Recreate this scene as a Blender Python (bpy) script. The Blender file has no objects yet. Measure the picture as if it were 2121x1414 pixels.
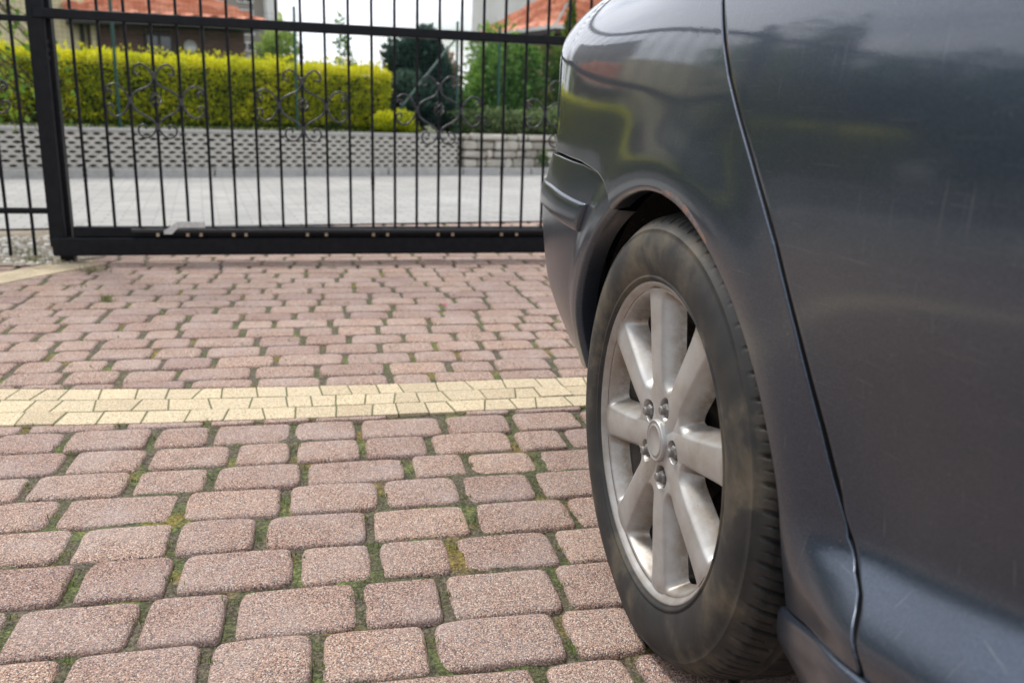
import bpy, math, random
import numpy as np
from mathutils import Vector, Matrix
random.seed(7); rng = np.random.default_rng(7)
sc = bpy.context.scene
C = sc.collection
PI = math.pi
def R(d): return math.radians(d)

# ------------------------------------------------------------------ camera, sky, sun, exposure
PITCH, ROLL, CAM_H, FPX = R(14.656), R(1.822), 0.728, 1777.1
cp, sp = math.cos(PITCH), math.sin(PITCH); cr, sr = math.cos(ROLL), math.sin(ROLL)
_f = Vector((0, cp, -sp)); _u = Vector((0, sp, cp)); _r = Vector((1, 0, 0))
_rr = cr*_r + sr*_u; _uu = -sr*_r + cr*_u
cd = bpy.data.cameras.new("camera"); cam = bpy.data.objects.new("camera", cd); C.objects.link(cam)
cam.matrix_world = Matrix(((_rr.x, _uu.x, -_f.x, 0), (_rr.y, _uu.y, -_f.y, 0), (_rr.z, _uu.z, -_f.z, CAM_H), (0, 0, 0, 1)))
cd.sensor_width = 36; cd.lens = FPX/2121*36; cd.clip_start = .02; cd.clip_end = 2000
cd.dof.use_dof = True; cd.dof.focus_distance = 1.32; cd.dof.aperture_fstop = 5.4
sc.camera = cam

SUN_EL, SUN_AZ = R(52), R(-48)        # azimuth from +y, negative = to the left
sdir = Vector((math.sin(SUN_AZ)*math.cos(SUN_EL), math.cos(SUN_AZ)*math.cos(SUN_EL), math.sin(SUN_EL)))
sl = bpy.data.lights.new("sun", 'SUN'); sl.energy = 3.0; sl.angle = R(13); sl.color = (1, .95, .88)
so = bpy.data.objects.new("sun", sl); C.objects.link(so)
so.rotation_euler = (-sdir).to_track_quat('-Z', 'Y').to_euler()

world = bpy.data.worlds.new("World"); sc.world = world; world.use_nodes = True
nt = world.node_tree; N = nt.nodes; L = nt.links
bg = N["Background"]; bg.inputs[1].default_value = .12
sky = N.new("ShaderNodeTexSky"); sky.sky_type = 'NISHITA'; sky.sun_disc = False
sky.sun_elevation = SUN_EL; sky.sun_rotation = SUN_AZ; sky.air_density = 1.2; sky.dust_density = 1.5
tc = N.new("ShaderNodeTexCoord"); mp = N.new("ShaderNodeMapping"); mp.inputs['Scale'].default_value = (1.6, 1.6, 4.5)
cn = N.new("ShaderNodeTexNoise"); cn.inputs['Scale'].default_value = 1.7; cn.inputs['Detail'].default_value = 7; cn.inputs['Roughness'].default_value = .58
cramp = N.new("ShaderNodeValToRGB"); cramp.color_ramp.elements[0].position = .30; cramp.color_ramp.elements[1].position = .50
mix = N.new("ShaderNodeMixRGB"); mix.inputs[2].default_value = (11.3, 11.6, 12.4, 1)
L.new(tc.outputs['Generated'], mp.inputs[0]); L.new(mp.outputs[0], cn.inputs[0]); L.new(cn.outputs[0], cramp.inputs[0])
L.new(cramp.outputs[0], mix.inputs[0]); L.new(sky.outputs[0], mix.inputs[1]); L.new(mix.outputs[0], bg.inputs[0])
sc.view_settings.view_transform = 'Standard'; sc.view_settings.look = 'None'
sc.view_settings.exposure = 0.04; sc.view_settings.gamma = 1
sc.cycles.max_bounces = 6

# ------------------------------------------------------------------ helpers
def tag(o, label=None, cat=None, group=None, kind=None):
    if label: o['label'] = label
    if cat: o['category'] = cat
    if group: o['group'] = group
    if kind: o['kind'] = kind
    return o
def empty(name, loc=(0, 0, 0), rz=0, **k):
    o = bpy.data.objects.new(name, None); C.objects.link(o); o.location = loc; o.rotation_euler = (0, 0, rz); o.empty_display_size = .1
    return tag(o, **k)
def mesh(name, v, f, m=None, parent=None, smooth=False, attrs=None, **k):
    me = bpy.data.meshes.new(name)
    if isinstance(v, np.ndarray) and isinstance(f, np.ndarray):
        nv, (nf, q) = len(v), f.shape
        me.vertices.add(nv); me.vertices.foreach_set('co', v.astype(np.float32).ravel())
        me.loops.add(nf*q); me.loops.foreach_set('vertex_index', f.astype(np.int32).ravel())
        me.polygons.add(nf); me.polygons.foreach_set('loop_start', np.arange(nf, dtype=np.int32)*q)
        me.update(calc_edges=True); me.validate()
    else:
        me.from_pydata([tuple(map(float, p)) for p in v], [], [tuple(map(int, q)) for q in f]); me.update()
    if smooth: me.polygons.foreach_set('use_smooth', [True]*len(me.polygons))
    for an, av in (attrs or {}).items():
        a = me.attributes.new(an, 'FLOAT', 'POINT'); a.data.foreach_set('value', np.asarray(av, np.float32))
    if m: 
        for mm in (m if isinstance(m, (list, tuple)) else [m]): me.materials.append(getattr(mm, 'm', mm))
    o = bpy.data.objects.new(name, me); C.objects.link(o)
    if parent: o.parent = parent
    return tag(o, **k)
class MB:
    def __init__(s): s.v = []; s.f = []
    def add(s, v, f):
        n = len(s.v); s.v += [tuple(p) for p in v]; s.f += [tuple(i+n for i in q) for q in f]; return s
    def box(s, c, d, rz=0, bev=0.0, M=None):
        hx, hy, hz = d[0]/2, d[1]/2, d[2]/2
        if bev <= 0:
            v = [(x*hx, y*hy, z*hz) for z in (-1, 1) for y in (-1, 1) for x in (-1, 1)]
            f = [(0, 2, 3, 1), (4, 5, 7, 6), (0, 1, 5, 4), (2, 6, 7, 3), (0, 4, 6, 2), (1, 3, 7, 5)]
        else:
            b = min(bev, hx*.9, hy*.9, hz*.9)
            def ring(ix, iy, z): return [(-ix, -iy+b, z), (-ix+b, -iy, z), (ix-b, -iy, z), (ix, -iy+b, z), (ix, iy-b, z), (ix-b, iy, z), (-ix+b, iy, z), (-ix, iy-b, z)]
            rs = [[(x*(1-b/hx), y*(1-b/hy), -hz) for x, y, z in ring(hx, hy, 0)], ring(hx, hy, -hz+b), ring(hx, hy, hz-b), [(x*(1-b/hx), y*(1-b/hy), hz) for x, y, z in ring(hx, hy, 0)]]
            v = sum(rs, []); f = [tuple(range(7, -1, -1)), tuple(range(24, 32))]
            for k in range(3):
                for i in range(8): j = (i+1) % 8; f.append((k*8+i, k*8+j, k*8+8+j, k*8+8+i))
        ca, sa = math.cos(rz), math.sin(rz)
        o = []
        for x, y, z in v:
            if M is not None: q = M @ Vector((x, y, z)); o.append((q.x+c[0], q.y+c[1], q.z+c[2]))
            else: o.append((c[0]+x*ca-y*sa, c[1]+x*sa+y*ca, c[2]+z))
        return s.add(o, f)
    def tube(s, pts, r, n=8, cap=True, closed=False):
        pts = [Vector(p) for p in pts]; m = len(pts); rs = r if isinstance(r, (list, tuple)) else [r]*m
        v = []; up = None
        for i, p in enumerate(pts):
            a = pts[i-1] if (i > 0 or closed) else p; b = pts[(i+1) % m] if (i < m-1 or closed) else p
            t = (b-a).normalized()
            if up is None: up = t.orthogonal().normalized()
            up = (up-t*up.dot(t)).normalized(); w = t.cross(up)
            for k in range(n):
                an = 2*PI*k/n; q = p+(up*math.cos(an)+w*math.sin(an))*rs[i]; v.append((q.x, q.y, q.z))
        f = []
        for i in range(m if closed else m-1):
            i2 = (i+1) % m
            for k in range(n): k2 = (k+1) % n; f.append((i*n+k, i*n+k2, i2*n+k2, i2*n+k))
        if cap and not closed: f.append(tuple(range(n-1, -1, -1))); f.append(tuple((m-1)*n+k for k in range(n)))
        return s.add(v, f)
    def build(s, name, m, parent=None, smooth=False, **k): return mesh(name, s.v, s.f, m, parent, smooth, **k)
def grid_faces(nu, nv, wrap_u=False):
    i = np.arange(nu if wrap_u else nu-1)[:, None]; j = np.arange(nv-1)[None, :]; i2 = (i+1) % nu
    return np.stack([(i*nv+j), (i2*nv+j), (i2*nv+j+1), (i*nv+j+1)], -1).reshape(-1, 4)
def lathe(prof, n=64, axis='y', a0=0, a1=2*PI):
    "prof: (radius, along) list; revolve around local y"
    prof = np.array(prof); full = abs(a1-a0-2*PI) < 1e-6
    th = np.linspace(a0, a1, n, endpoint=not full)
    v = np.stack([prof[None, :, 0]*np.cos(th)[:, None], np.broadcast_to(prof[None, :, 1], (n, len(prof))), prof[None, :, 0]*np.sin(th)[:, None]], -1).reshape(-1, 3)
    return v, grid_faces(n, len(prof), full)
def fbm(x, y, seed=0, oct=4, scale=1.0):
    "smooth value noise on numpy arrays"
    r = np.zeros(np.broadcast(x, y).shape); a = 1; tot = 0
    for o in range(oct):
        X = x*scale*2**o+17.3*seed+o*5.1; Y = y*scale*2**o-9.7*seed+o*3.3
        xi = np.floor(X).astype(np.int64); yi = np.floor(Y).astype(np.int64); xf = X-xi; yf = Y-yi
        def h(i, j):
            k = (i*374761393+j*668265263+(seed+o)*1442695041) & 0x7fffffff; k = ((k ^ (k >> 13))*1274126177) & 0x7fffffff
            return ((k ^ (k >> 16)) & 0xffff)/65535.0
        u = xf*xf*(3-2*xf); w = yf*yf*(3-2*yf)
        r += a*((h(xi, yi)*(1-u)+h(xi+1, yi)*u)*(1-w)+(h(xi, yi+1)*(1-u)+h(xi+1, yi+1)*u)*w); tot += a; a *= .5
    return r/tot

# ------------------------------------------------------------------ materials
class Mat:
    def __init__(s, name, **kw):
        s.m = bpy.data.materials.new(name); s.m.use_nodes = True; s.t = s.m.node_tree; s.n = s.t.nodes; s.l = s.t.links
        s.b = s.n["Principled BSDF"]; s.tc = s.n.new("ShaderNodeTexCoord")
        for k, v in kw.items(): s.set(k.replace('_', ' '), v)
    def set(s, k, v):
        i = s.b.inputs[k]
        if hasattr(v, 'is_output'): s.l.new(v, i)
        elif isinstance(v, (tuple, list)) and len(v) == 3: i.default_value = (*v, 1)
        else: i.default_value = v
        return s
    def mapv(s, scale=(1, 1, 1), src='Object', rot=(0, 0, 0)):
        n = s.n.new("ShaderNodeMapping"); n.inputs['Scale'].default_value = scale; n.inputs['Rotation'].default_value = rot; s.l.new(s.tc.outputs[src], n.inputs[0]); return n.outputs[0]
    def noise(s, scale, detail=4, rough=.55, vec=None, out=0, dist=0):
        n = s.n.new("ShaderNodeTexNoise"); n.inputs['Scale'].default_value = scale; n.inputs['Detail'].default_value = detail; n.inputs['Roughness'].default_value = rough; n.inputs['Distortion'].default_value = dist
        s.l.new(vec or s.tc.outputs['Object'], n.inputs['Vector']); return n.outputs[out]
    def voro(s, scale, out='Color', feature='F1', vec=None, rnd=1):
        n = s.n.new("ShaderNodeTexVoronoi"); n.feature = feature; n.inputs['Scale'].default_value = scale; n.inputs['Randomness'].default_value = rnd
        s.l.new(vec or s.tc.outputs['Object'], n.inputs['Vector']); return n.outputs[out]
    def ramp(s, fac, stops, interp='LINEAR'):
        n = s.n.new("ShaderNodeValToRGB"); cr_ = n.color_ramp; cr_.interpolation = interp
        while len(cr_.elements) < len(stops): cr_.elements.new(.5)
        for e, (p, c) in zip(cr_.elements, stops):
            e.position = p; e.color = (*c, 1) if isinstance(c, (tuple, list)) else (c, c, c, 1)
        s.l.new(fac, n.inputs[0]); return n.outputs[0]
    def mix(s, a, b, fac, mode='MIX'):
        n = s.n.new("ShaderNodeMixRGB"); n.blend_type = mode
        for i, v in ((0, fac), (1, a), (2, b)):
            if hasattr(v, 'is_output'): s.l.new(v, n.inputs[i])
            elif isinstance(v, (tuple, list)): n.inputs[i].default_value = (*v, 1)
            else: n.inputs[i].default_value = v if i == 0 else (v, v, v, 1)
        return n.outputs[0]
    def math(s, op, a, b=0.0, c=None):
        n = s.n.new("ShaderNodeMath"); n.operation = op
        for i, v in enumerate((a, b) if c is None else (a, b, c)):
            if hasattr(v, 'is_output'): s.l.new(v, n.inputs[i])
            else: n.inputs[i].default_value = v
        return n.outputs[0]
    def attr(s, name, out='Fac'):
        n = s.n.new("ShaderNodeAttribute"); n.attribute_name = name; return n.outputs[out]
    def sep(s, vec, i):
        n = s.n.new("ShaderNodeSeparateXYZ"); s.l.new(vec, n.inputs[0]); return n.outputs[i]
    def bump(s, h, strength=.5, dist=.001, prev=None):
        n = s.n.new("ShaderNodeBump"); n.inputs['Strength'].default_value = strength; n.inputs['Distance'].default_value = dist
        s.l.new(h, n.inputs['Height'])
        if prev: s.l.new(prev, n.inputs['Normal'])
        s.l.new(n.outputs[0], s.b.inputs['Normal']); return n.outputs[0]

def aggregate(name, cols, scale, tintlo, tinthi, dirt, dirtfac=.35):
    m = Mat(name, Roughness=.9)
    vc = m.voro(scale); val = m.sep(vc, 0)
    g = m.ramp(val, cols, 'CONSTANT')
    fine = m.noise(scale*2.2, 2)
    c = m.mix(g, m.ramp(fine, [(.3, .5), (.7, 1.45)]), .7, 'MULTIPLY')
    t = m.ramp(m.attr('tint'), [(0, tintlo), (.5, (1, 1, 1)), (1, tinthi)])
    c = m.mix(c, t, 1.0, 'MULTIPLY')
    d = m.ramp(m.noise(6, 6, .65), [(.42, 0), (.72, 1)])
    c = m.mix(c, dirt, m.math('MULTIPLY', d, dirtfac))
    m.set('Base Color', c)
    dist = m.voro(scale, 'Distance')
    h = m.math('ADD', m.math('MULTIPLY', dist, -1.0), m.math('MULTIPLY', m.noise(scale*.35, 3), .8))
    m.bump(h, .85, .0022)
    return m
m_pav = aggregate("pink_concrete_paver", [(0, (.085, .07, .07)), (.17, (.36, .22, .165)), (.40, (.47, .30, .225)), (.60, (.57, .40, .30)), (.76, (.20, .145, .135)), (.93, (.70, .63, .55))], 560, (.82, .78, .80), (1.14, 1.12, 1.06), (.50, .43, .41), .38)
m_yel = aggregate("yellow_concrete_paver", [(0, (.28, .23, .16)), (.12, (.62, .50, .32)), (.45, (.74, .61, .40)), (.72, (.80, .71, .53)), (.88, (.50, .38, .24))], 480, (.84, .82, .80), (1.06, 1.05, 1.03), (.55, .47, .34), .45)

m_moss = Mat("moss_and_soil", Roughness=.95)
_a = m_moss.ramp(m_moss.noise(9, 5, .6), [(.30, (.11, .09, .07)), (.46, (.12, .105, .065)), (.54, (.085, .09, .038)), (.62, (.13, .155, .05)), (.74, (.22, .18, .045))])
_b = m_moss.ramp(m_moss.noise(190, 4, .7), [(.34, .18), (.5, .8), (.68, 2.0)])
_y = m_moss.ramp(m_moss.noise(5.1, 3, .5), [(.58, 0), (.66, 1)])
_c = m_moss.mix(_a, (.26, .18, .03), m_moss.math('MULTIPLY', _y, .6))
m_moss.set('Base Color', m_moss.mix(_c, _b, 1, 'MULTIPLY')); m_moss.bump(m_moss.noise(420, 3), 1, .003)

def metal_black():
    m = Mat("black_painted_steel", Roughness=.45); m.set('Base Color', m.ramp(m.noise(30, 4), [(.35, (.005, .006, .008)), (.7, (.010, .011, .014))])); m.b.inputs['Specular IOR Level'].default_value = .16
    m.bump(m.noise(180, 3), .15, .0006); return m
m_steel = metal_black()
m_wrought = Mat("black_wrought_iron", Roughness=.38, Base_Color=(.035, .037, .042), Metallic=.25); m_wrought.bump(m_wrought.noise(150, 3), .2, .0008)
m_galv = Mat("galvanised_steel", Roughness=.5, Metallic=.5); m_galv.set('Base Color', m_galv.ramp(m_galv.noise(60, 4), [(.3, (.45, .46, .46)), (.7, (.62, .63, .62))]))
m_brass = Mat("zinc_bolt", Roughness=.5, Metallic=.5, Base_Color=(.42, .35, .25))
m_rack = Mat("nylon_rack", Roughness=.5, Base_Color=(.012, .012, .014))

# car paint
def paint(name):
    m = Mat(name)
    fl = m.voro(2600); v = m.sep(fl, 0)
    base = m.ramp(v, [(0, (.024, .035, .055)), (.6, (.043, .059, .089)), (1, (.10, .125, .17))])
    dust = m.ramp(m.noise(7, 7, .7), [(.35, 0), (.8, 1)])
    spk = m.ramp(m.voro(120, 'Distance', vec=m.mapv((1, 1, .45), rot=(0, .35, 0))), [(0.0, 1), (.045, .7), (.085, 0)])
    spm = m.ramp(m.noise(9, 2), [(.44, 0), (.60, 1)])
    spk = m.math('MULTIPLY', spk, spm)
    z = m.sep(m.tc.outputs['Object'], 2)
    low = m.ramp(z, [(.15, .8), (.45, .9), (.60, .55), (.82, .04)])
    dfac = m.math('MULTIPLY', m.math('MULTIPLY', dust, low), .15)
    c = m.mix(base, (.085, .092, .108), dfac)
    c = m.mix(c, (.34, .32, .29), m.math('MULTIPLY', spk, .6))
    # fine scratches
    w1 = m.ramp(m.noise(5, 2, .5, vec=m.mapv((3, 3, 190), rot=(0, .22, 0))), [(.68, 0), (.72, 1)])
    w2 = m.ramp(m.noise(5, 2, .5, vec=m.mapv((60, 3, 3), rot=(0, 1.0, .3))), [(.70, 0), (.74, 1)])
    w = m.math('MULTIPLY', m.math('ADD', w1, w2), .10)
    c = m.mix(c, (.5, .52, .54), w)
    m.set('Base Color', c); m.set('Metallic', .76); m.set('Roughness', .34)
    m.set('Coat Weight', m.ramp(z, [(.30, .60), (.38, .38), (.54, .50), (.70, 1.0)])); m.set('Coat IOR', 1.58)
    cr0 = m.math('ADD', m.math('MULTIPLY', dust, .02), m.math('MULTIPLY', low, .20)); cr1 = m.math('ADD', cr0, m.math('MULTIPLY', w, .8))
    m.set('Coat Roughness', m.math('ADD', cr1, .015))
    nn = m.n.new("ShaderNodeBump"); nn.inputs['Strength'].default_value = .05; nn.inputs['Distance'].default_value = .0006; m.l.new(m.noise(330, 2), nn.inputs['Height']); m.l.new(nn.outputs[0], m.b.inputs['Coat Normal'])
    return m
m_paint = paint("dark_grey_metallic_paint")
m_rust = Mat("rusty_paint_edge", Roughness=.85)
_r1 = m_rust.ramp(m_rust.noise(70, 6, .7), [(.42, (.10, .11, .125)), (.58, (.24, .15, .11)), (.72, (.17, .09, .055))]); m_rust.set('Base Color', _r1)
m_gap = Mat("recess_shade", Roughness=.8, Base_Color=(.006, .006, .007))  # near-black colour stands for the shade in panel gaps and hidden recesses
m_liner = Mat("dirty_wheel_arch_liner", Roughness=.95)
_l = m_liner.ramp(m_liner.noise(160, 5, .75), [(.50, (.004, .0035, .003)), (.60, (.02, .015, .010)), (.74, (.16, .11, .065))]); m_liner.set('Base Color', _l); m_liner.bump(m_liner.noise(220, 4), 1, .004)
m_glass = Mat("tinted_glass", Roughness=.02, Base_Color=(.01, .012, .013)); m_glass.b.inputs['Specular IOR Level'].default_value = .7
m_redl = Mat("red_lamp_lens", Roughness=.08, Base_Color=(.30, .01, .01)); m_redl.set('Coat Weight', 1.0)
m_clearl = Mat("clear_lamp_lens", Roughness=.06, Base_Color=(.55, .57, .6)); m_clearl.set('Coat Weight', 1.0)
m_plas = Mat("black_plastic", Roughness=.6, Base_Color=(.012, .012, .013))
# tyre (local frame: axis = y)
m_tyre = Mat("dusty_tyre_rubber", Roughness=.68)
_p = m_tyre.tc.outputs['Object']
n1 = m_tyre.noise(8, 6, .62, dist=.2); n2 = m_tyre.noise(30, 6, .7)
dirt = m_tyre.mix(m_tyre.ramp(n1, [(.40, (.015, .016, .017)), (.50, (.026, .025, .023)), (.60, (.078, .066, .047))]), m_tyre.ramp(n2, [(.3, .68), (.7, 1.25)]), 1, 'MULTIPLY')
side = m_tyre.attr('side')
tread = m_tyre.ramp(n2, [(.42, (.008, .008, .008)), (.68, (.036, .034, .030))])
m_tyre.set('Base Color', m_tyre.mix(tread, dirt, side))
m_tyre.bump(m_tyre.noise(500, 2), .35, .0005)
m_rim = Mat("dirty_silver_alloy", Metallic=.45, Roughness=.42)
_n = m_rim.noise(14, 6, .65); _s = m_rim.ramp(m_rim.voro(150, 'Distance'), [(.07, 1), (.16, 0)]); _sm = m_rim.ramp(m_rim.noise(16, 4, .6), [(.46, 0), (.64, 1)])
c0 = m_rim.mix((.43, .43, .425), (.27, .24, .20), m_rim.math('MULTIPLY', m_rim.ramp(_n, [(.42, 0), (.72, 1)]), .75))
c1 = m_rim.mix(c0, (.10, .08, .06), m_rim.math('MULTIPLY', _s, m_rim.math('MULTIPLY', _sm, .9)))
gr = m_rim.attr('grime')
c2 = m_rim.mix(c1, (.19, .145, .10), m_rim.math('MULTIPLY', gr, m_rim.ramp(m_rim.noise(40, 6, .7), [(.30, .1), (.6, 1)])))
m_rim.set('Base Color', c2); m_rim.set('Coat Weight', .15); m_rim.set('Coat Roughness', .3)
m_nut = Mat("grey_wheel_nut", Metallic=.4, Roughness=.6, Base_Color=(.20, .19, .18))
m_brake = Mat("rusty_brake", Metallic=.3, Roughness=.8, Base_Color=(.035, .025, .02))

# ------------------------------------------------------------------ ground and paving
A0 = R(12.5); EU = np.array([math.cos(A0), math.sin(A0)]); EV = np.array([-EU[1], EU[0]])   # paving rows run along EU
def UV(u, v): return EU[0]*u+EV[0]*v, EU[1]*u+EV[1]*v
m_gr = Mat("sandy_soil", Roughness=.95); m_gr.set('Base Color', m_gr.ramp(m_gr.noise(3, 8, .7), [(.3, (.16, .13, .09)), (.7, (.36, .31, .23))])); m_gr.bump(m_gr.noise(60, 5), .8, .01)
# base ground: one sheet to the horizon
mesh("ground", [(-600, -600, -.05), (600, -600, -.05), (600, 900, -.05), (-600, 900, -.05)], [(0, 1, 2, 3)], m_gr, kind='structure')

def paver_shape(poly_c, lx, ly, rad, nseg, irr, rs):
    "outline of a rounded rectangle centred at 0"
    pts = []
    for cx, cy, a in ((lx/2-rad, ly/2-rad, 0), (-lx/2+rad, ly/2-rad, 90), (-lx/2+rad, -ly/2+rad, 180), (lx/2-rad, -ly/2+rad, 270)):
        for k in range(nseg): an = R(a+90*k/(nseg-1)); pts.append((cx+rad*math.cos(an), cy+rad*math.sin(an)))
    # mid-edge points
    out = []
    n = len(pts)
    for i, p in enumerate(pts):
        out.append(p); q = pts[(i+1) % n]
        d = math.hypot(q[0]-p[0], q[1]-p[1])
        if d > .03:
            k = 3 if d > .09 else 2
            for j in range(1, k+1): t = j/(k+1); out.append((p[0]+(q[0]-p[0])*t, p[1]+(q[1]-p[1])*t))
    o = np.array(out)
    o += rs.normal(0, irr, o.shape)
    # smooth the jitter once
    o = .5*o+.25*(np.roll(o, 1, 0)+np.roll(o, -1, 0)) if irr > 0 and nseg > 2 else o
    return o
V = []; F = []; T = []
def put_paver(o, cu, cv, dz, tilt, bev, tint, store, depth=.035):
    V, F, T = store; n = len(o); base = len(V)
    cen = o.mean(0)
    for (ins, z) in ((0, -depth), (0, -bev), (bev*.30, -bev*.35), (bev*.85, -bev*.06), (bev*2.2, 0)):
        r = np.maximum(np.hypot(*(o-cen).T), 1e-4); sx = np.maximum(1-ins/np.maximum(np.abs(o-cen), ins*1.01+1e-4), .0)
        # inset by distance along each axis (good for rounded rectangles)
        L_ = np.abs(o-cen).max(0); q = cen+(o-cen)*(1-ins/L_)
        for p in q:
            zz = z+dz+tilt[0]*p[0]+tilt[1]*p[1]; x, y = UV(cu+p[0], cv+p[1]); V.append((x, y, zz)); T.append(tint)
    for k in range(4):
        for i in range(n): j = (i+1) % n; F.append((base+k*n+i, base+k*n+j, base+(k+1)*n+j, base+(k+1)*n+i))
    F.append(tuple(base+4*n+i for i in range(n)))
def vtop(u): return 2.298+.070*(min(u-.15, .4)/1.0)**2*(1 if u < .15 else .3)
def vbot(u): return 2.043+.040*((u-.1)/.9)**2 if u < .1 else 2.043+.012*((u-.1)/.6)**2
def clip_poly(o, fn, keep_above):
    "clip local outline by curve v = fn(u) (world row coords), snapping points"
    o = o.copy()
    for p in o:
        lim = fn(p[0])
        if keep_above: p[1] = max(p[1], lim)
        else: p[1] = min(p[1], lim)
    return o
rows_near = [2.145, 2.018, 1.892, 1.767, 1.645, 1.517, 1.387, 1.259, 1.125, 1.0, .872]
J = {0: [-.690, -.480, -.290], 1: [], 2: [], 3: [], 4: [], 5: [], 6: [], 7: [], 8: [], 9: []}
# joint positions along each row (metres), measured once on the ground plane
J.update({1: [-0.58, -0.394, -0.268, -0.086, 0.066, 0.271, 0.438, 0.617], 2: [-0.544, -0.384, -0.207, -0.081, 0.071, 0.222, 0.418, 0.543], 3: [-0.58, -0.39, -0.239, -0.056, 0.159, 0.288, 0.444], 4: [-0.492, -0.28, -0.091, 0.097, 0.255, 0.41], 5: [-0.437, -0.274, -0.124, 0.066, 0.255, 0.448], 6: [-0.401, -0.25, -0.059, 0.071, 0.201, 0.389], 7: [-0.46, -0.281, -0.152, 0.039, 0.171, 0.356], 8: [-0.356, -0.172, -0.022, 0.136, 0.329], 9: [-0.192, -0.034, 0.272, 0.401]})
LEN = [.128, .160, .188, .188, .128, .188]
def row_joints(known, u0, u1, rs):
    js = sorted(known)
    if not js: js = [u0+rs.random()*.2]
    while js[0] > u0: js.insert(0, js[0]-LEN[rs.integers(6)]-rs.normal(0, .003))
    while js[-1] < u1: js.append(js[-1]+LEN[rs.integers(6)]+rs.normal(0, .003))
    return js
rs = np.random.default_rng(3)
red = ([], [], [])
def lay_row(v0, v1, known, u0, u1, seed, fine=True, clip=None):
    r = np.random.default_rng(seed); js = row_joints(known, u0, u1, r)
    for a, b in zip(js[:-1], js[1:]):
        lx = b-a-(.0138 if fine else .012)-abs(r.normal(0, .003)); ly = v1-v0-.0050-abs(r.normal(0, .002))
        if lx < .05: continue
        cu, cv = (a+b)/2+r.normal(0, .0015), (v0+v1)/2+r.normal(0, .0012)
        o = paver_shape(None, lx, ly, r.uniform(.011, .019), 4 if fine else 2, .0016 if fine else 0, r)
        if clip:
            w = o+np.array([cu, cv]); w = clip_poly(w, clip[0], clip[1]); o = w-np.array([cu, cv])
            if np.ptp(o[:, 1]) < .018: continue
            c = o.mean(0); o = o-c; cu += c[0]; cv += c[1]
        tl = r.normal(0, .006, 2) if fine else (0, 0)
        bl = min(.0078, np.ptp(o[:, 1])*.18) if fine else .008
        put_paver(o, cu, cv, r.normal(0, .0010), tl, bl, float(np.clip(r.normal(.5, .2), 0, 1)), red)
for k in range(10):
    clip = (lambda u: vbot(u)-.004, False) if k in (0, 1) else None
    lay_row(rows_near[k+1], rows_near[k], J[k], -2.6 if k < 5 else -1.9, 2.2, 100+k, True, clip)
# rows above the yellow band up to the gate and beyond it
v = 2.272; k = 0; above = [2.272, 2.392]
while v < 7.0 and len(above) < 44: above.append(above[-1]+.1172)
JA = {0: [-0.678, -0.552, -0.377, -0.199, -0.017, 0.168, 0.293, 0.479, 0.662], 1: [-0.713, -0.564, -0.418, -0.213, -0.033, 0.168, 0.355, 0.493, 0.671], 2: [-0.744, -0.622, -0.478, -0.332, -0.154, 0.051, 0.255, 0.399, 0.525, 0.697], 3: [-0.813, -0.699, -0.518, -0.377, -0.198, -0.018, 0.162, 0.34, 0.49, 0.672], 4: [-0.827, -0.697, -0.549, -0.422, -0.225, -0.079, 0.067, 0.247, 0.422, 0.571, 0.705], 5: [-0.914, -0.776, -0.599, -0.477, -0.281, -0.103, 0.023, 0.169, 0.349, 0.536, 0.669]}
for k in range(len(above)-1):
    vv = above[k]
    clip = (lambda u: vtop(u)+.004, True) if k in (0,) else None
    u1 = 2.6 if vv < 3.5 else 3.2
    lay_row(above[k], above[k+1], JA.get(k, []), -2.7+.0*k if vv > 3.9 else -3.0, u1, 300+k, k < 9, clip)
# rows under and behind the camera (they show in the car paint)
vv = .872; k = 0
while vv > -3.2:
    lay_row(vv-.127, vv, [], -3.4, 2.2, 500+k, k < 3); vv -= .127; k += 1
mesh("driveway", red[0], red[1], m_pav, smooth=True, attrs={'tint': red[2]}, kind='structure')
# yellow band: three courses of small trapezoid pavers
yel = ([], [], [])
r = np.random.default_rng(9)
for c in range(3):
    u = -3.4+c*.05; flip = 1; w_prev = 0
    while u < 2.4:
        ln = r.choice([.062, .076, .09, .10]); t0 = vbot(u+ln/2); t1 = vtop(u+ln/2); w = (t1-t0)/3
        v0 = t0+c*w; s0 = r.uniform(-.009, .009)
        hx = ln/2-.0019; hy = w/2-.0019
        a = w_prev; b = s0
        o = np.array([(hx+b, hy), (hx*.3, hy), (-hx*.3, hy), (-hx+a, hy), (-hx, 0), (-hx-a, -hy), (0, -hy), (hx-b, -hy), (hx, 0)])
        # follow the band's bow
        for p in o:
            e0 = vbot(u+ln/2+p[0]); e1 = vtop(u+ln/2+p[0]); p[1] = (e0+(c+.5+p[1]/w)*(e1-e0)/3)-(v0+w/2)
        put_paver(o, u+ln/2, v0+w/2, r.normal(0, .0007), (0, 0), .0020, float(np.clip(r.normal(.5, .25), 0, 1)), yel)
        w_prev = s0; u += ln
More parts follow.
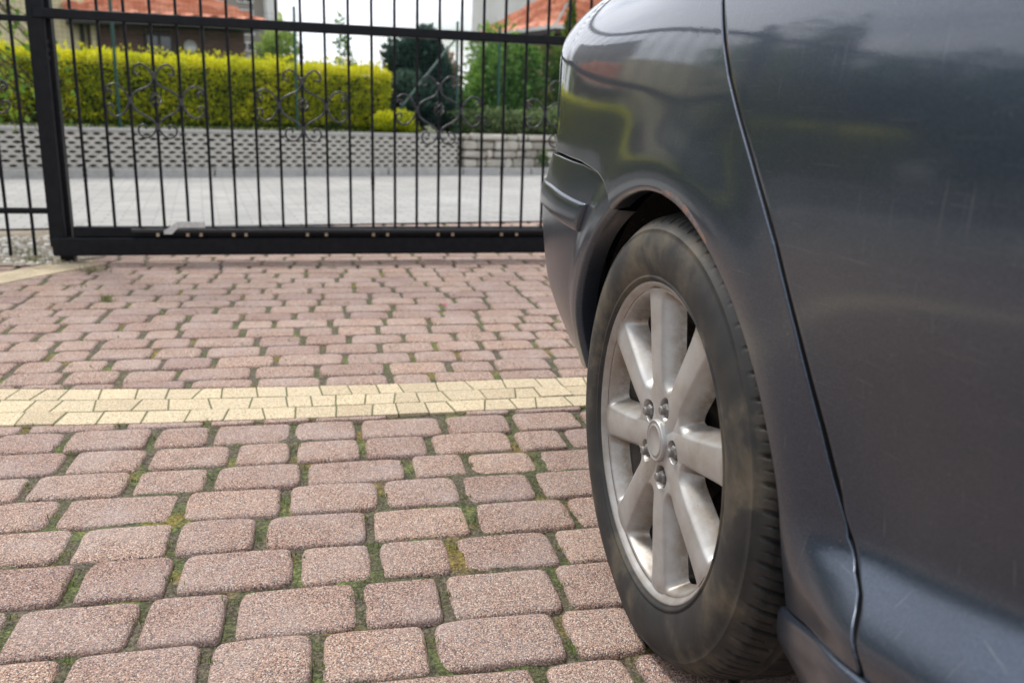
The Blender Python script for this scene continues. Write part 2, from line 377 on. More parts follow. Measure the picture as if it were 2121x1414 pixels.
# second yellow strip along the left edge of the driveway, up to the gate post
_p0 = np.array([-2.42, 2.75]); _p1 = np.array([-2.02, 4.02]); _dl = (_p1-_p0)/np.hypot(*(_p1-_p0)); _dn = np.array([-_dl[1], _dl[0]])
for c in range(3):
    a = r.uniform(0, .05)
    while a < 1.28:
        ln = r.choice([.062, .076, .09, .10]); q = _p0+_dl*(a+ln/2)+_dn*((c-1)*.066)
        hx = ln/2-.0013; hy = .0315; o = np.array([(hx, hy), (-hx, hy), (-hx, -hy), (hx, -hy)])
        d_u = np.array([_dl@EU, _dl@EV]); d_v = np.array([-d_u[1], d_u[0]]); o = np.array([d_u*p[0]+d_v*p[1] for p in o])
        put_paver(o, q@EU, q@EV, .005, (0, 0), .0014, float(r.random()), yel); a += ln
bs = []
for u in np.linspace(-3.3, 2.4, 120): bs += [(*UV(u, vbot(u)+.004), -.0016), (*UV(u, vtop(u)-.004), -.0016)]
m_bj = Mat("sandy_joint", Roughness=.95); m_bj.set('Base Color', m_bj.ramp(m_bj.noise(30, 5, .7), [(.40, (.15, .13, .08)), (.55, (.11, .13, .05)), (.7, (.22, .19, .12))]))
mesh("band_joint_sand", bs, [(2*i, 2*i+1, 2*i+3, 2*i+2) for i in range(119)], m_bj, kind='structure')
mesh("paver_band", yel[0], yel[1], m_yel, smooth=False, attrs={'tint': yel[2]}, kind='structure')
# mossy joint filling
def joint_sheet(name, u0, u1, v0, v1, step, z0, amp, seed):
    nu = int((u1-u0)/step)+1; nv = int((v1-v0)/step)+1
    U, Vv = np.meshgrid(np.linspace(u0, u1, nu), np.linspace(v0, v1, nv), indexing='ij')
    z = z0+amp*(fbm(U, Vv, seed, 5, 22)-.5)*1.6+amp*.9*np.maximum(fbm(U, Vv, seed+3, 3, 5)-.48, 0)*4+amp*.5*(fbm(U, Vv, seed+5, 2, 170)-.5)
    z = np.minimum(z, -.0022); x = EU[0]*U+EV[0]*Vv; y = EU[1]*U+EV[1]*Vv
    return mesh(name, np.stack([x, y, z], -1).reshape(-1, 3), grid_faces(nu, nv), m_moss, smooth=True, kind='stuff')
o = joint_sheet("moss", -1.15, .80, .60, 2.05, .0045, -.0092, .0070, 2); tag(o, 'green and ochre moss filling the joints between the nearer pink pavers', 'moss')
o = joint_sheet("joint_sand", -3.6, 2.6, 2.05, 7.3, .03, -.0085, .003, 4); tag(o, 'mossy sand in the joints of the farther pavers towards the gate', 'moss')
o = joint_sheet("joint_sand", -3.6, 2.6, -3.4, .60, .05, -.0095, .003, 6); tag(o, 'sand in the paver joints on the near side of the photographer', 'sand')
# ------------------------------------------------------------------ sliding gate, gate post, fence
GA = R(14.153); GO = Vector((-1.982, 3.985, 0)); GX = Vector((math.cos(GA), math.sin(GA), 0)); GN = Vector((-GX.y, GX.x, 0))
SPC = .109
def spiral(c, r0, r1, a0, a1, n=16):
    return [(c[0]+(r0+(r1-r0)*k/n)*math.cos(R(a0+(a1-a0)*k/n)), c[1]+(r0+(r1-r0)*k/n)*math.sin(R(a0+(a1-a0)*k/n))) for k in range(n+1)]
def smooth_path(pts, sub=5):
    out = []
    n = len(pts)
    for i in range(n-1):
        p0, p1, p2, p3 = pts[max(i-1, 0)], pts[i], pts[i+1], pts[min(i+2, n-1)]
        for k in range(sub):
            t = k/sub; out.append(tuple(.5*((2*p1[j])+(-p0[j]+p2[j])*t+(2*p0[j]-5*p1[j]+4*p2[j]-p3[j])*t*t+(-p0[j]+3*p1[j]-3*p2[j]+p3[j])*t**3) for j in range(2)))
    out.append(pts[-1]); return out
def ornament_parts(parent, d0, dy=0.0):
    "wrought scrollwork centred on a bar at d0 (local x), three bars wide each way"
    zc, zt, zb = .746, .858, .632
    rr = .0046
    def tb(name, path, mir, r=rr):
        mb = MB(); mb.tube([(d0+mir*x, dy, z) for x, z in smooth_path(path)], r, 7); mb.build(name, m_wrought, parent, True)
    for s in (-1, 1):
        # top: curl, through the collar, s-curve down to the side bar
        tb("scroll", [(.062, .868), (.068, .862), (.079, .862), (.086, .874), (.081, .893), (.062, .908), (.040, .902), (.020, .883), (.006, .860), (.006, .838), (.022, .815), (.052, .800), (.080, .786), (.100, .768), (.104, .748)], s)
        tb("scroll", [(.052, .622), (.049, .632), (.058, .641), (.074, .636), (.083, .618), (.077, .597), (.056, .583), (.032, .589), (.013, .610), (.006, .633), (.014, .656), (.040, .676), (.072, .694), (.097, .716), (.104, .742)], s)
        # outer c-scroll
        tb("scroll", [(.193, .760), (.186, .764), (.183, .774), (.190, .785), (.202, .786), (.211, .775), (.209, .755)][::-1] if 0 else
           [(.190, .768), (.183, .775), (.186, .788), (.199, .790), (.209, .778), (.207, .758+.04), (.190, .812), (.166, .816), (.140, .800), (.121, .772), (.114, .746), (.121, .718), (.140, .690), (.166, .675), (.190, .680), (.207, .698), (.209, .716), (.199, .727), (.186, .724), (.184, .712), (.190, .706)], s)
        mb = MB(); mb.box((d0+s*SPC, dy, zc), (.017, .017, .036), bev=.003); mb.build("collar", m_wrought, parent)
    for z in (zt, zb):
        mb = MB(); mb.box((d0, dy, z), (.019, .019, .036), bev=.003); mb.build("collar", m_wrought, parent)
    mb = MB()      # twisted basket
    for k in range(4):
        pts = []
        for i in range(13):
            t = i/12; a = PI/2*k+t*PI*1.3; rad = .024*math.sin(PI*t)**.75; pts.append((d0+rad*math.cos(a), dy+rad*math.sin(a), .715+.072*t))
        mb.tube(pts, .0034, 6)
    mb.build("basket_twist", m_wrought, parent, True)
gate = empty("sliding_gate", tuple(GO), GA, label="black wrought iron sliding gate with scrollwork across the driveway behind the car", cat="gate")
GL = 3.9
mb = MB(); mb.box((GL/2-.135, 0, .083), (GL+.05, .074, .084), bev=.006)
mb.build("bottom_box_rail", m_steel, gate)
mb = MB(); mb.box((GL/2-.085, .006, .150), (GL-.03, .045, .048), bev=.004); mb.build("lower_rail", m_steel, gate)
mb = MB(); mb.box((GL/2-.12, -.008, 1.100), (GL+.05, .044, .042), bev=.004); mb.build("middle_rail", m_steel, gate)
mb = MB(); mb.box((GL/2-.085, 0, 1.62), (GL-.03, .040, .042), bev=.004); mb.build("top_rail", m_steel, gate)
for x in (-.138, GL-.12):
    mb = MB(); mb.box((x, .004, .86), (.066, .050, 1.56), bev=.004); mb.build("stile", m_steel, gate)
barM = None
for k in range(0, 34):
    z0, z1 = .165, 1.62
    if barM is None:
        mb = MB()
        mb.box((0, 0, (z0+z1)/2), (.0125, .0125, z1-z0), bev=.0015)
        o = mb.build("bar", m_steel, gate); barM = o
    else:
        o = barM.copy(); C.objects.link(o); o.parent = gate
    o.location = (k*SPC, 0, 0)
# forged swellings ("knots") on some bars
for k, z in ((0, .42), (6, .47), (12, .40), (18, .46), (9, .98), (24, .42)):
    mb = MB(); mb.tube([(k*SPC, 0, z-.05+.1*i/8) for i in range(9)], [.0066, .0085, .0072, .0098, .0078, .0098, .0072, .0085, .0066], 8); mb.build("bar_knot", m_steel, gate, True)
for c in (3, 9, 15, 21, 27): ornament_parts(gate, c*SPC)
mb = MB()
x0r, x1r = .185, GL-.2
mb.box(((x0r+x1r)/2, -.034, .1585), (x1r-x0r, .022, .017), bev=.002)
nteeth = int((x1r-x0r)/.014)
for i in range(nteeth):
    if i*.014+x0r > .33: mb.box((x0r+.007+i*.014, -.050, .1565), (.007, .010, .011))
mb.build("gear_rack", m_rack, gate)
for px in (.300, .432, .492, .640, .697, .985, 1.075, 1.305, 1.375, 1.63, 1.705, 1.96, 2.04, 2.30):
    mb = MB(); mb.box((px, -.034, .140), (.015, .016, .018), bev=.002); mb.build("rack_bracket", m_brass, gate)
mb = MB()
prof = [(.330, .146), (.365, .146), (.395, .176), (.515, .176), (.515, .203), (.392, .205), (.362, .182), (.330, .162)]
n = len(prof)
mb.add([(x, -.062, z) for x, z in prof]+[(x, -.058, z) for x, z in prof], [tuple(range(n)), tuple(range(2*n-1, n-1, -1))]+[(i, i+n, (i+1) % n+n, (i+1) % n) for i in range(n)])
mb.build("limit_plate", m_galv, gate)

post = empty("gate_post", tuple(GO+GX*-.118+GN*.062), GA, label="thick black steel gate post standing at the left end of the sliding gate", cat="post")
mb = MB(); mb.box((0, 0, .85), (.060, .060, 1.78), bev=.004); mb.build("shaft", m_steel, post)
mb = MB(); mb.box((.012, -.004, .042), (.115, .10, .008), bev=.002); mb.build("base_flange", m_steel, post)
for z in (.985, .95, .915):
    mb = MB(); mb.box((.005, -.044, z), (.022, .012, .018), bev=.002); mb.build("lock_keep", m_plas, post)
fen = empty("fence_panel", tuple(GO+GX*-.19+GN*.0), GA, label="black barred fence panel left of the gate post above the white gravel", cat="fence")
for z in (.246, 1.075, 1.60):
    mb = MB(); mb.box((-.92, 0, z), (1.94, .03, .026), bev=.003); mb.build("rail", m_steel, fen)
fb = None
for k in range(18):
    if fb is None: mb = MB(); mb.box((0, 0, .83), (.0125, .0125, 1.58), bev=.0015); fb = mb.build("bar", m_steel, fen); o = fb
    else: o = fb.copy(); C.objects.link(o); o.parent = fen
    o.location = (-.052-.103*k, 0, 0)
ornament_parts(fen, -.30)

# ------------------------------------------------------------------ street: road, kerb, walls
SO = np.array([-5.015, 8.414]); SD = np.array([math.cos(R(31.03)), math.sin(R(31.03))]); SN = np.array([-SD[1], SD[0]]); SA = R(31.03)
def S(s, off, z=0): return (SO[0]+SD[0]*s+SN[0]*off, SO[1]+SD[1]*s+SN[1]*off, z)
m_road = Mat("light_grey_road_pavers", Roughness=.85)
bt = m_road.n.new("ShaderNodeTexBrick"); bt.inputs['Scale'].default_value = 1; bt.inputs['Brick Width'].default_value = .20; bt.inputs['Row Height'].default_value = .10; bt.inputs['Mortar Size'].default_value = .005
bt.inputs['Color1'].default_value = (.29, .288, .275, 1); bt.inputs['Color2'].default_value = (.36, .355, .338, 1); bt.inputs['Mortar'].default_value = (.20, .195, .18, 1)
m_road.l.new(m_road.mapv((1, 1, 1), rot=(0, 0, R(-20))), bt.inputs['Vector'])
m_road.set('Base Color', m_road.mix(bt.outputs[0], m_road.ramp(m_road.noise(.9, 6, .6), [(.3, .84), (.7, 1.1)]), 1, 'MULTIPLY'))
# road sheet: from the driveway edge to the far kerb
ra = [(-9.5, 2.3), (-2.98, 4.94), (.18, 6.2), (9, 9.7), (20, 14)]
rv = [(x, y, .010) for x, y in ra]+[S(s, -.06, .010) for s in (34, 9, 6, 3, -8)]
mesh("road", rv, [tuple(range(len(rv)))], m_road, kind='structure')
m_conc = Mat("grey_concrete", Roughness=.9); m_conc.set('Base Color', m_conc.ramp(m_conc.noise(12, 7, .7), [(.3, (.30, .295, .28)), (.7, (.44, .43, .41))])); m_conc.bump(m_conc.noise(80, 4), .5, .003)
mb = MB(); s = -8.0
while s < 20:
    mb.box(S(s+.495, -.06, .03), (.985, .12, .125), SA, bev=.008); s += 1.0
mb.build("kerb", m_conc, kind='structure')
# terrace ground behind the walls
m_soil = Mat("terrace_soil", Roughness=.95); m_soil.set('Base Color', m_soil.ramp(m_soil.noise(5, 7, .7), [(.35, (.05, .05, .025)), (.65, (.10, .12, .05))]))
mesh("terrace", [S(-14, .30, .47), S(60, .30, .47), S(60, 60, .47), S(-14, 60, .47)], [(0, 1, 2, 3)], m_soil, kind='structure')
# openwork block wall
m_hon = Mat("pale_openwork_blocks", Roughness=.9); m_hon.set('Base Color', m_hon.ramp(m_hon.noise(9, 6, .7), [(.3, (.37, .35, .31)), (.7, (.52, .50, .45))])); m_hon.bump(m_hon.noise(120, 3), .4, .002)
hw = empty("openwork_retaining_wall", S(0, 0, 0), SA, label="long pale retaining wall of openwork concrete blocks under the yellow hedge", cat="wall")
mb = MB(); CW, CH = .118, .045; z0, z1 = .095, .455
ncol = int(13.1/CW); nrow = 8
HS0 = 5.02
for rI in range(nrow):
    for c in range(-1, ncol):
        x0 = HS0-(c+1)*CW+(CW/2 if rI % 2 else 0)-0; zc = z0+CH*(rI+.5)
        if x0+CW > HS0+.001: x0c = HS0-CW
        ox, oz = x0+CW/2, zc; hx, hz = CW/2, CH/2
        if ox+hx > HS0+.002: continue
        jx = random.uniform(-.004, .004)
        out = [(-hx, 0), (-hx, -hz), (0, -hz), (hx, -hz), (hx, 0), (hx, hz), (0, hz), (-hx, hz)]
        jz = random.uniform(-.0015, .0015); ks = random.uniform(.88, 1.06); inn = [(x_*ks+jx, z_*ks+jz) for x_, z_ in ((-.043, 0), (-.024, -.0108), (0, -.0158), (.024, -.0108), (.043, 0), (.024, .0108), (0, .0158), (-.024, .0108))]
        v = [(ox+x, 0.0, oz+z) for x, z in out]+[(ox+x*1.06, .0, oz+z*1.06) for x, z in inn]+[(ox+x, .012, oz+z) for x, z in inn]+[(ox+x*.8, .09, oz+z*.8) for x, z in inn]
        f = []
        for b in (0, 8, 16):
            for i in range(8): j = (i+1) % 8; f.append((b+i, b+j, b+8+j, b+8+i))
        mb.add(v, f)
mb.build("block_lattice", m_hon, hw)
mb = MB(); mb.box((HS0-6.6, .055, .475), (13.2, .13, .036), bev=.006); mb.build("coping", m_conc, hw)
m_ert = Mat("earth_in_the_blocks", Roughness=1); m_ert.set('Base Color', m_ert.ramp(m_ert.noise(6, 3, .6), [(.35, (.06, .055, .04)), (.55, (.17, .13, .08)), (.7, (.24, .14, .08))]))
mb = MB(); mb.box((HS0-6.6, .13, .24), (13.2, .09, .44)); mb.build("earth_fill", m_ert, hw)
# natural stone wall
m_stone = Mat("pale_field_stone", Roughness=.9); m_stone.set('Base Color', m_stone.mix(m_stone.ramp(m_stone.noise(4, 6, .7), [(.3, (.30, .27, .22)), (.5, (.46, .43, .37)), (.7, (.56, .54, .49))]), m_stone.ramp(m_stone.attr('tint'), [(0, .7), (1, 1.15)]), 1, 'MULTIPLY')); m_stone.bump(m_stone.noise(30, 6, .7), .9, .012)
sv, sf, st = [], [], []
z = .09; mb = MB()
for hgt in (.12, .10, .115, .09):
    s = 5.04
    while s < 16:
        w = random.uniform(.09, .40); hh = hgt*random.uniform(.86, 1.0)
        n0 = len(mb.v); mb.box((s+w/2, .02+random.uniform(-.012, .012), z+hh/2), (w-.016, .12, hh-.010), bev=.018)
        for i in range(n0, len(mb.v)):
            x, y, zz = mb.v[i]; mb.v[i] = (x+random.uniform(-.006, .006), y+random.uniform(-.008, .008), zz+random.uniform(-.005, .005))
        st += [random.random()]*(len(mb.v)-n0); s += w
    z += hgt
sw = empty("stone_retaining_wall", S(0, 0, 0), SA, label="low rough natural stone wall right of the openwork block wall", cat="wall")
mesh("stones", mb.v, mb.f, m_stone, sw, attrs={'tint': st})
mb = MB(); mb.box((10.5, .10, .27), (10.9, .12, .42)); mb.build("mortar", m_ert, sw)

# ------------------------------------------------------------------ foliage
def leafmat(name, stops, rough=.55):
    m = Mat(name, Roughness=rough); m.set('Base Color', m.ramp(m.attr('tint'), stops)); m.b.inputs['Specular IOR Level'].default_value = .3
    m.set('Subsurface Weight', 0.0)
    # thin leaves let some light through
    tr = m.n.new("ShaderNodeBsdfTranslucent"); ms = m.n.new("ShaderNodeMixShader"); ms.inputs[0].default_value = .3
    rn = m.b.inputs['Base Color'].links[0].from_socket; m.l.new(rn, tr.inputs[0]); out = m.n["Material Output"]
    m.l.new(m.b.outputs[0], ms.inputs[1]); m.l.new(tr.outputs[0], ms.inputs[2]); m.l.new(ms.outputs[0], out.inputs[0]); return m
m_hedge = leafmat("yellow_privet_leaf", [(0, (.06, .11, .008)), (.3, (.25, .32, .012)), (.6, (.58, .60, .014)), (1, (.86, .80, .03))])
m_pine = leafmat("dark_pine_needles", [(0, (.010, .024, .020)), (.5, (.03, .065, .050)), (1, (.10, .17, .12))])
m_green = leafmat("fresh_green_leaf", [(0, (.02, .06, .012)), (.5, (.085, .20, .03)), (1, (.27, .43, .07))])
m_thuja = leafmat("thuja_leaf", [(0, (.02, .045, .008)), (.5, (.07, .13, .02)), (1, (.19, .26, .04))])
m_lime = leafmat("lime_leaf", [(0, (.10, .16, .03)), (.5, (.30, .42, .09)), (1, (.55, .62, .22))])
m_sage = leafmat("cotoneaster_leaf", [(0, (.05, .08, .03)), (.5, (.16, .22, .09)), (1, (.36, .42, .21))])
m_dry = leafmat("dry_twigs", [(0, (.16, .10, .06)), (1, (.42, .29, .19))])
m_bark = Mat("bark", Roughness=.9); m_bark.set('Base Color', m_bark.ramp(m_bark.noise(20, 5), [(.3, (.05, .04, .03)), (.7, (.14, .11, .08))]))
def leaves(name, P, Nrm, size, tint, m, parent, aspect=1.8, jit=.8, seed=0, **k):
    "one quad-leaf (folded kite) per point"
    r = np.random.default_rng(seed); n = len(P)
    d = Nrm+r.normal(0, jit, (n, 3)); d /= np.linalg.norm(d, axis=1)[:, None]
    w = np.cross(d, r.normal(0, 1, (n, 3))); w /= np.linalg.norm(w, axis=1)[:, None]
    s = size*r.uniform(.6, 1.35, (n, 1))
    a = P; b = P+d*s*.5*aspect+w*s*.5; c = P+d*s*aspect; e = P+d*s*.5*aspect-w*s*.5
    v = np.stack([a, b, c, e], 1).reshape(-1, 3); f = np.arange(4*n).reshape(-1, 4)
    return mesh(name, v, f, m, parent, attrs={'tint': np.repeat(np.clip(tint, 0, 1), 4)}, **k)
def branchy(parent, name, base, tips, r0, m=None):
    mb = MB(); b = Vector(base)
    for t in tips:
        t = Vector(t); mid = b.lerp(t, .5)+Vector((random.uniform(-.04, .04), random.uniform(-.04, .04), .03))
        mb.tube([b, mid, t], [r0, r0*.6, r0*.2], 6)
    return mb.build(name, m or m_bark, parent, True)
def bush(name, s, off, z0, rx, ry, h, nleaf, size, m, label, cat, seed, lumps=9, cone=0.0, jit=.9, up=.5, group=None, stems=True):
    "clumpy crown: leaves spread through many overlapping lumps"
    r = np.random.default_rng(seed); P_ = []; N_ = []; T_ = []
    L_ = []
    for i in range(lumps):
        t = (i+.5)/lumps; zz = h*(.12+.80*t); k = (1-cone*t); a = r.uniform(0, 2*PI); rad = r.uniform(.15, .75)*k
        rl = (.50-.18*cone*t)*k*r.uniform(.7, 1.15)
        L_.append((math.cos(a)*rx*rad*(1 if lumps > 3 else 0), math.sin(a)*ry*rad, zz, rx*rl+.02, ry*rl+.02, h*.55/math.sqrt(lumps)*1.6, r.uniform(-.22, .22)))
    wts = np.array([l[3]*l[5] for l in L_]); wts /= wts.sum()
    for l, wt in zip(L_, wts):
        n = int(nleaf*wt); q = r.normal(0, 1, (n, 3)); q /= np.linalg.norm(q, axis=1)[:, None]; rad = r.uniform(.55, 1.08, (n, 1))
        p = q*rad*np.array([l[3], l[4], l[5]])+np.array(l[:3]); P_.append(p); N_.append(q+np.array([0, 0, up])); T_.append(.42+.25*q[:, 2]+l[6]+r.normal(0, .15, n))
    P_ = np.concatenate(P_); keep = P_[:, 2] > .01; N_ = np.concatenate(N_)[keep]; T_ = np.concatenate(T_)[keep]; P_ = P_[keep]
    e = empty(name, S(s, off, z0), SA, label=label, cat=cat, group=group)
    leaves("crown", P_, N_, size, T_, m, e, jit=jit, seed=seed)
    if stems: branchy(e, "stem", (0, 0, -.02), [(l[0]*.8, l[1]*.8, l[2]) for l in L_[::2]], max(.012, h*.018))
    return e
# the clipped hedge
def hedge():
    e = empty("hedge", S(-1.2, .62, .47), SA, label="long clipped bright yellow hedge above the openwork block wall", cat="hedge")
    r = np.random.default_rng(5); Lh, H, D = 6.95, .76, .62
    n = 62000
    side = r.choice(4, n, p=[.58, .26, .10, .06]); P_ = np.zeros((n, 3)); Nn = np.zeros((n, 3))
    a, b = r.random(n), r.random(n)
    x0 = 4.33-(-1.2)-Lh
    P_[:, 0] = x0+a*Lh; P_[:, 1] = 0; P_[:, 2] = b*H
    top = side == 1; P_[top, 2] = H; P_[top, 1] = b[top]*D; Nn[top] = (0, 0, 1)
    fr = side == 0; P_[fr, 1] = 0; Nn[fr] = (0, -1, .3)
    bk = side == 2; P_[bk, 1] = D; Nn[bk] = (0, 1, .3)
    en = side == 3; P_[en, 0] = x0+Lh; P_[en, 1] = a[en]*D; Nn[en] = (1, 0, .3)
    bump = (fbm(P_[:, 0], P_[:, 2], 1, 4, 7)-.5)*.16+(fbm(P_[:, 0], P_[:, 1], 3, 3, 3)-.5)*.05
    # slightly rising top like the photo
    P_[:, 2] *= 1.0+(.02-.006*(P_[:, 0]))*.6
    P_ += Nn*(bump[:, None])+Nn*r.uniform(-.07, .025, n)[:, None]
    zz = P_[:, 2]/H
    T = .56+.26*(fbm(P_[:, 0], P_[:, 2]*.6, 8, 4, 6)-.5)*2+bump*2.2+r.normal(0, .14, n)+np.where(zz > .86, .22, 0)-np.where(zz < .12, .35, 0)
    # sprigs sticking out of the top
    ns = 1500; ax = x0+r.random(ns)*Lh; hh = r.random(ns)**2*.10
    Ps = np.stack([ax, r.uniform(0, .5, ns), H+hh+.01], 1); P_ = np.concatenate([P_, Ps]); Nn = np.concatenate([Nn, np.tile((0, 0, 1.4), (ns, 1))]); T = np.concatenate([T, .75+r.normal(0, .15, ns)])
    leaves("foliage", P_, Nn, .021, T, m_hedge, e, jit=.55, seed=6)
    mb = MB(); mb.box((x0+Lh/2, D/2+.01, H*.48), (Lh-.14, D-.20, H*.86), bev=.04); mb.build("twig_core", Mat("dark_hedge_inside", Roughness=1, Base_Color=(.02, .028, .006)), e)
hedge()
bush("yellow_shrub", 4.22, .33, .44, .36, .18, .27, 2600, .022, m_hedge, "small loose yellow shrub spilling over the wall at the hedge's right end", "shrub", 11, 6)
bush("dwarf_pine", 4.95, 1.25, .47, .68, .50, 1.22, 10000, .050, m_pine, "dark bluish green dwarf pine right of the yellow hedge", "tree", 12, 16, .45, .8, 1.4)
bush("slender_shrub", 4.35, 2.3, .47, .16, .16, 1.35, 800, .035, m_green, "thin pale green sapling poking above the hedge's right end", "shrub", 13, 6, .2)
bush("dry_shrub", 5.62, 1.6, .47, .30, .22, 1.0, 5200, .04, m_dry, "beige dried up shrub between the dark pine and the green shrub", "shrub", 14, 6, .1, .6, 1.6)
bush("green_shrub", 6.35, 1.7, .47, .40, .35, 1.15, 5200, .034, m_green, "upright mid green shrub behind the green fence post", "shrub", 15, 9, .35)
bush("low_green_shrub", 5.55, .95, .47, .22, .2, .48, 1300, .034, m_green, "small bright green shrub below the dry beige shrub", "shrub", 16, 5)
bush("thuja", 8.35, 2.6, .47, .34, .3, 2.10, 5200, .036, m_thuja, "tall pointed thuja against the right house with the orange roof", "tree", 17, 14, .85, .5, 1.5)
bush("thuja", 7.55, 1.6, .47, .42, .36, 1.25, 5200, .036, m_thuja, "broad dense thuja in front of the tall pointed thuja", "tree", 18, 9, .35, .5, 1.2)
for i, (s_, rx_, h_) in enumerate(((5.25, .40, .30), (6.0, .50, .33), (6.9, .55, .30), (7.9, .6, .30))):
    pass
bush("ground_cover_shrub", 6.45, .33, .42, 1.40, .24, .42, 12000, .024, m_sage, "long low grey green cotoneaster cushion on top of the stone wall", "shrub", 20, 15, 0, .9, .6)
bush("wall_weed", 6.2, -.06, .12, .09, .05, .14, 180, .022, m_green, "small green weed tuft growing out of the stone wall foot", "plant", 21, 3, stems=False)
bush("lime_shrub", 5.2, 8.8, .47, .50, .4, 1.75, 2600, .075, m_lime, "pale lime green shrub in front of the brown house wall", "shrub", 22, 9)
bush("rear_bush", 8.6, 5.0, .3, .95, .6, 1.75, 5500, .06, m_green, "mid green bush beside the right house", "shrub", 23, 8)
bush("rear_bush", 6.0, 9.5, .3, .7, .6, 1.2, 2000, .06, m_green, "distant green bush showing above the hedge under the white sky", "shrub", 24, 7)
mb = MB(); pts = []
v_, f_ = lathe([(.0001, -.055), (.030, -.045), (.048, -.026), (.055, 0), (.048, .026), (.030, .045), (.0001, .055)], 20)
gb = mesh("garden_ball", v_+np.array(S(5.78, .75, .62)), f_, Mat("blue_glass_ball", Roughness=.15, Base_Color=(.05, .08, .22)), smooth=True, label="blue garden ball among the plants right of the dark pine", cat="ornament")

# green mesh fence on the terrace
m_gf = Mat("green_plastic_coated_steel", Roughness=.45, Base_Color=(.006, .055, .045))
gf = empty("mesh_fence", S(0, .5, .47), SA, label="green wire mesh fence with slim posts standing behind the hedge", cat="fence")
for s_ in (-1.0, 1.17, 3.10, 5.82, 8.3):
    mb = MB(); mb.tube([(s_, 0, -.02), (s_, 0, 1.40)], .017, 8); mb.build("post", m_gf, gf)
mb = MB(); mb.tube([(4.32, .0, .20), (5.20, .0, 1.22)], .014, 8); mb.build("brace", m_gf, gf)
mb = MB(); mb.tube([(5.20, 0, -.02), (5.20, 0, 1.40)], .017, 8); mb.build("post", m_gf, gf)
mb = MB()
for z in np.arange(.0, 1.34, .05): mb.tube([(-1.6, .012, z), (8.4, .012, z)], .0013, 4, False)
for x in np.arange(-1.6, 8.4, .05): mb.tube([(x, .012, 0), (x, .012, 1.33)], .0013, 4, False)
mb.build("wire_mesh", m_gf, gf)

# ------------------------------------------------------------------ houses
m_tile = Mat("orange_clay_tile", Roughness=.75); m_tile.set('Base Color', m_tile.mix(m_tile.ramp(m_tile.voro(3.2), [(0, (.36, .095, .045)), (.5, (.54, .18, .09)), (1, (.70, .31, .19))]), m_tile.ramp(m_tile.noise(3, 5), [(.3, .85), (.7, 1.1)]), 1, 'MULTIPLY'))
m_bwall = Mat("brown_brick_cladding", Roughness=.85); b2 = m_bwall.n.new("ShaderNodeTexBrick"); b2.inputs['Scale'].default_value = 1; b2.inputs['Brick Width'].default_value = .25; b2.inputs['Row Height'].default_value = .075; b2.inputs['Mortar Size'].default_value = .006
b2.inputs['Color1'].default_value = (.17, .095, .080, 1); b2.inputs['Color2'].default_value = (.22, .125, .105, 1); b2.inputs['Mortar'].default_value = (.08, .06, .055, 1)
m_bwall.l.new(m_bwall.mapv((1, 1, 1), rot=(R(90), 0, 0)), b2.inputs['Vector']); m_bwall.set('Base Color', b2.outputs[0])
m_rwall = Mat("red_brown_render", Roughness=.9); m_rwall.set('Base Color', m_rwall.ramp(m_rwall.noise(4, 5), [(.3, (.22, .085, .065)), (.7, (.30, .12, .09))]))
m_beige = Mat("beige_render", Roughness=.9); m_beige.set('Base Color', m_beige.ramp(m_beige.noise(3, 5), [(.3, (.60, .52, .32)), (.7, (.70, .62, .40))]))
m_soff = Mat("dark_brown_wood", Roughness=.6, Base_Color=(.022, .016, .013))
m_win = Mat("window_glass", Roughness=.05, Base_Color=(.02, .025, .03)); m_win.b.inputs['Specular IOR Level'].default_value = .8
m_frame = Mat("dark_window_frame", Roughness=.5, Base_Color=(.03, .022, .018))
m_wframe = Mat("white_window_frame", Roughness=.5, Base_Color=(.75, .75, .74))
def tile_roof(name, quad, parent, pitch=.36, course=.40, nsub=8):
    "quad: eave left, eave right, ridge right, ridge left (Vectors); rolls and courses as real relief"
    a, b, c, d = [Vector(q) for q in quad]; W = (b-a).length; H = ((d+c)/2-(a+b)/2).length
    nu = max(8, int(W/pitch*nsub)); nv = max(4, int(H/course)*3)
    nrm = (b-a).cross(d-a).normalized()
    if nrm.z < 0: nrm = -nrm
    v = []
    us = np.linspace(0, 1, nu+1); vs = []
    ncs = max(1, int(H/course))
    for k in range(ncs): vs += [(k/ncs, .035), ((k+.985)/ncs, 0.0)]
    vs.append((1, 0))
    for u in us:
        for w, hh in vs:
            p = (a.lerp(b, u)).lerp(d.lerp(c, u), w); h = .055*abs(math.sin(PI*u*W/pitch))+hh*1.5; p = p+nrm*h; v.append((p.x, p.y, p.z))
    return mesh(name, np.array(v), grid_faces(nu+1, len(vs)), m_tile, parent, True)
def window(parent, c, w, h, fm, depth=.05):
    fr = MB(); t = .05
    for dx, dz, ww, hh in ((0, h/2-t/2, w, t), (0, -h/2+t/2, w, t), (-w/2+t/2, 0, t, h-2*t), (w/2-t/2, 0, t, h-2*t), (0, 0, t*.8, h-2*t)): fr.box((c[0]+dx, c[1]-.01, c[2]+dz), (ww, depth, hh))
    f = fr.build("window", fm, parent); mb = MB(); mb.box((c[0], c[1]+.02, c[2]), (w-.04, .02, h-.04)); mb.build("pane", m_win, f); return f
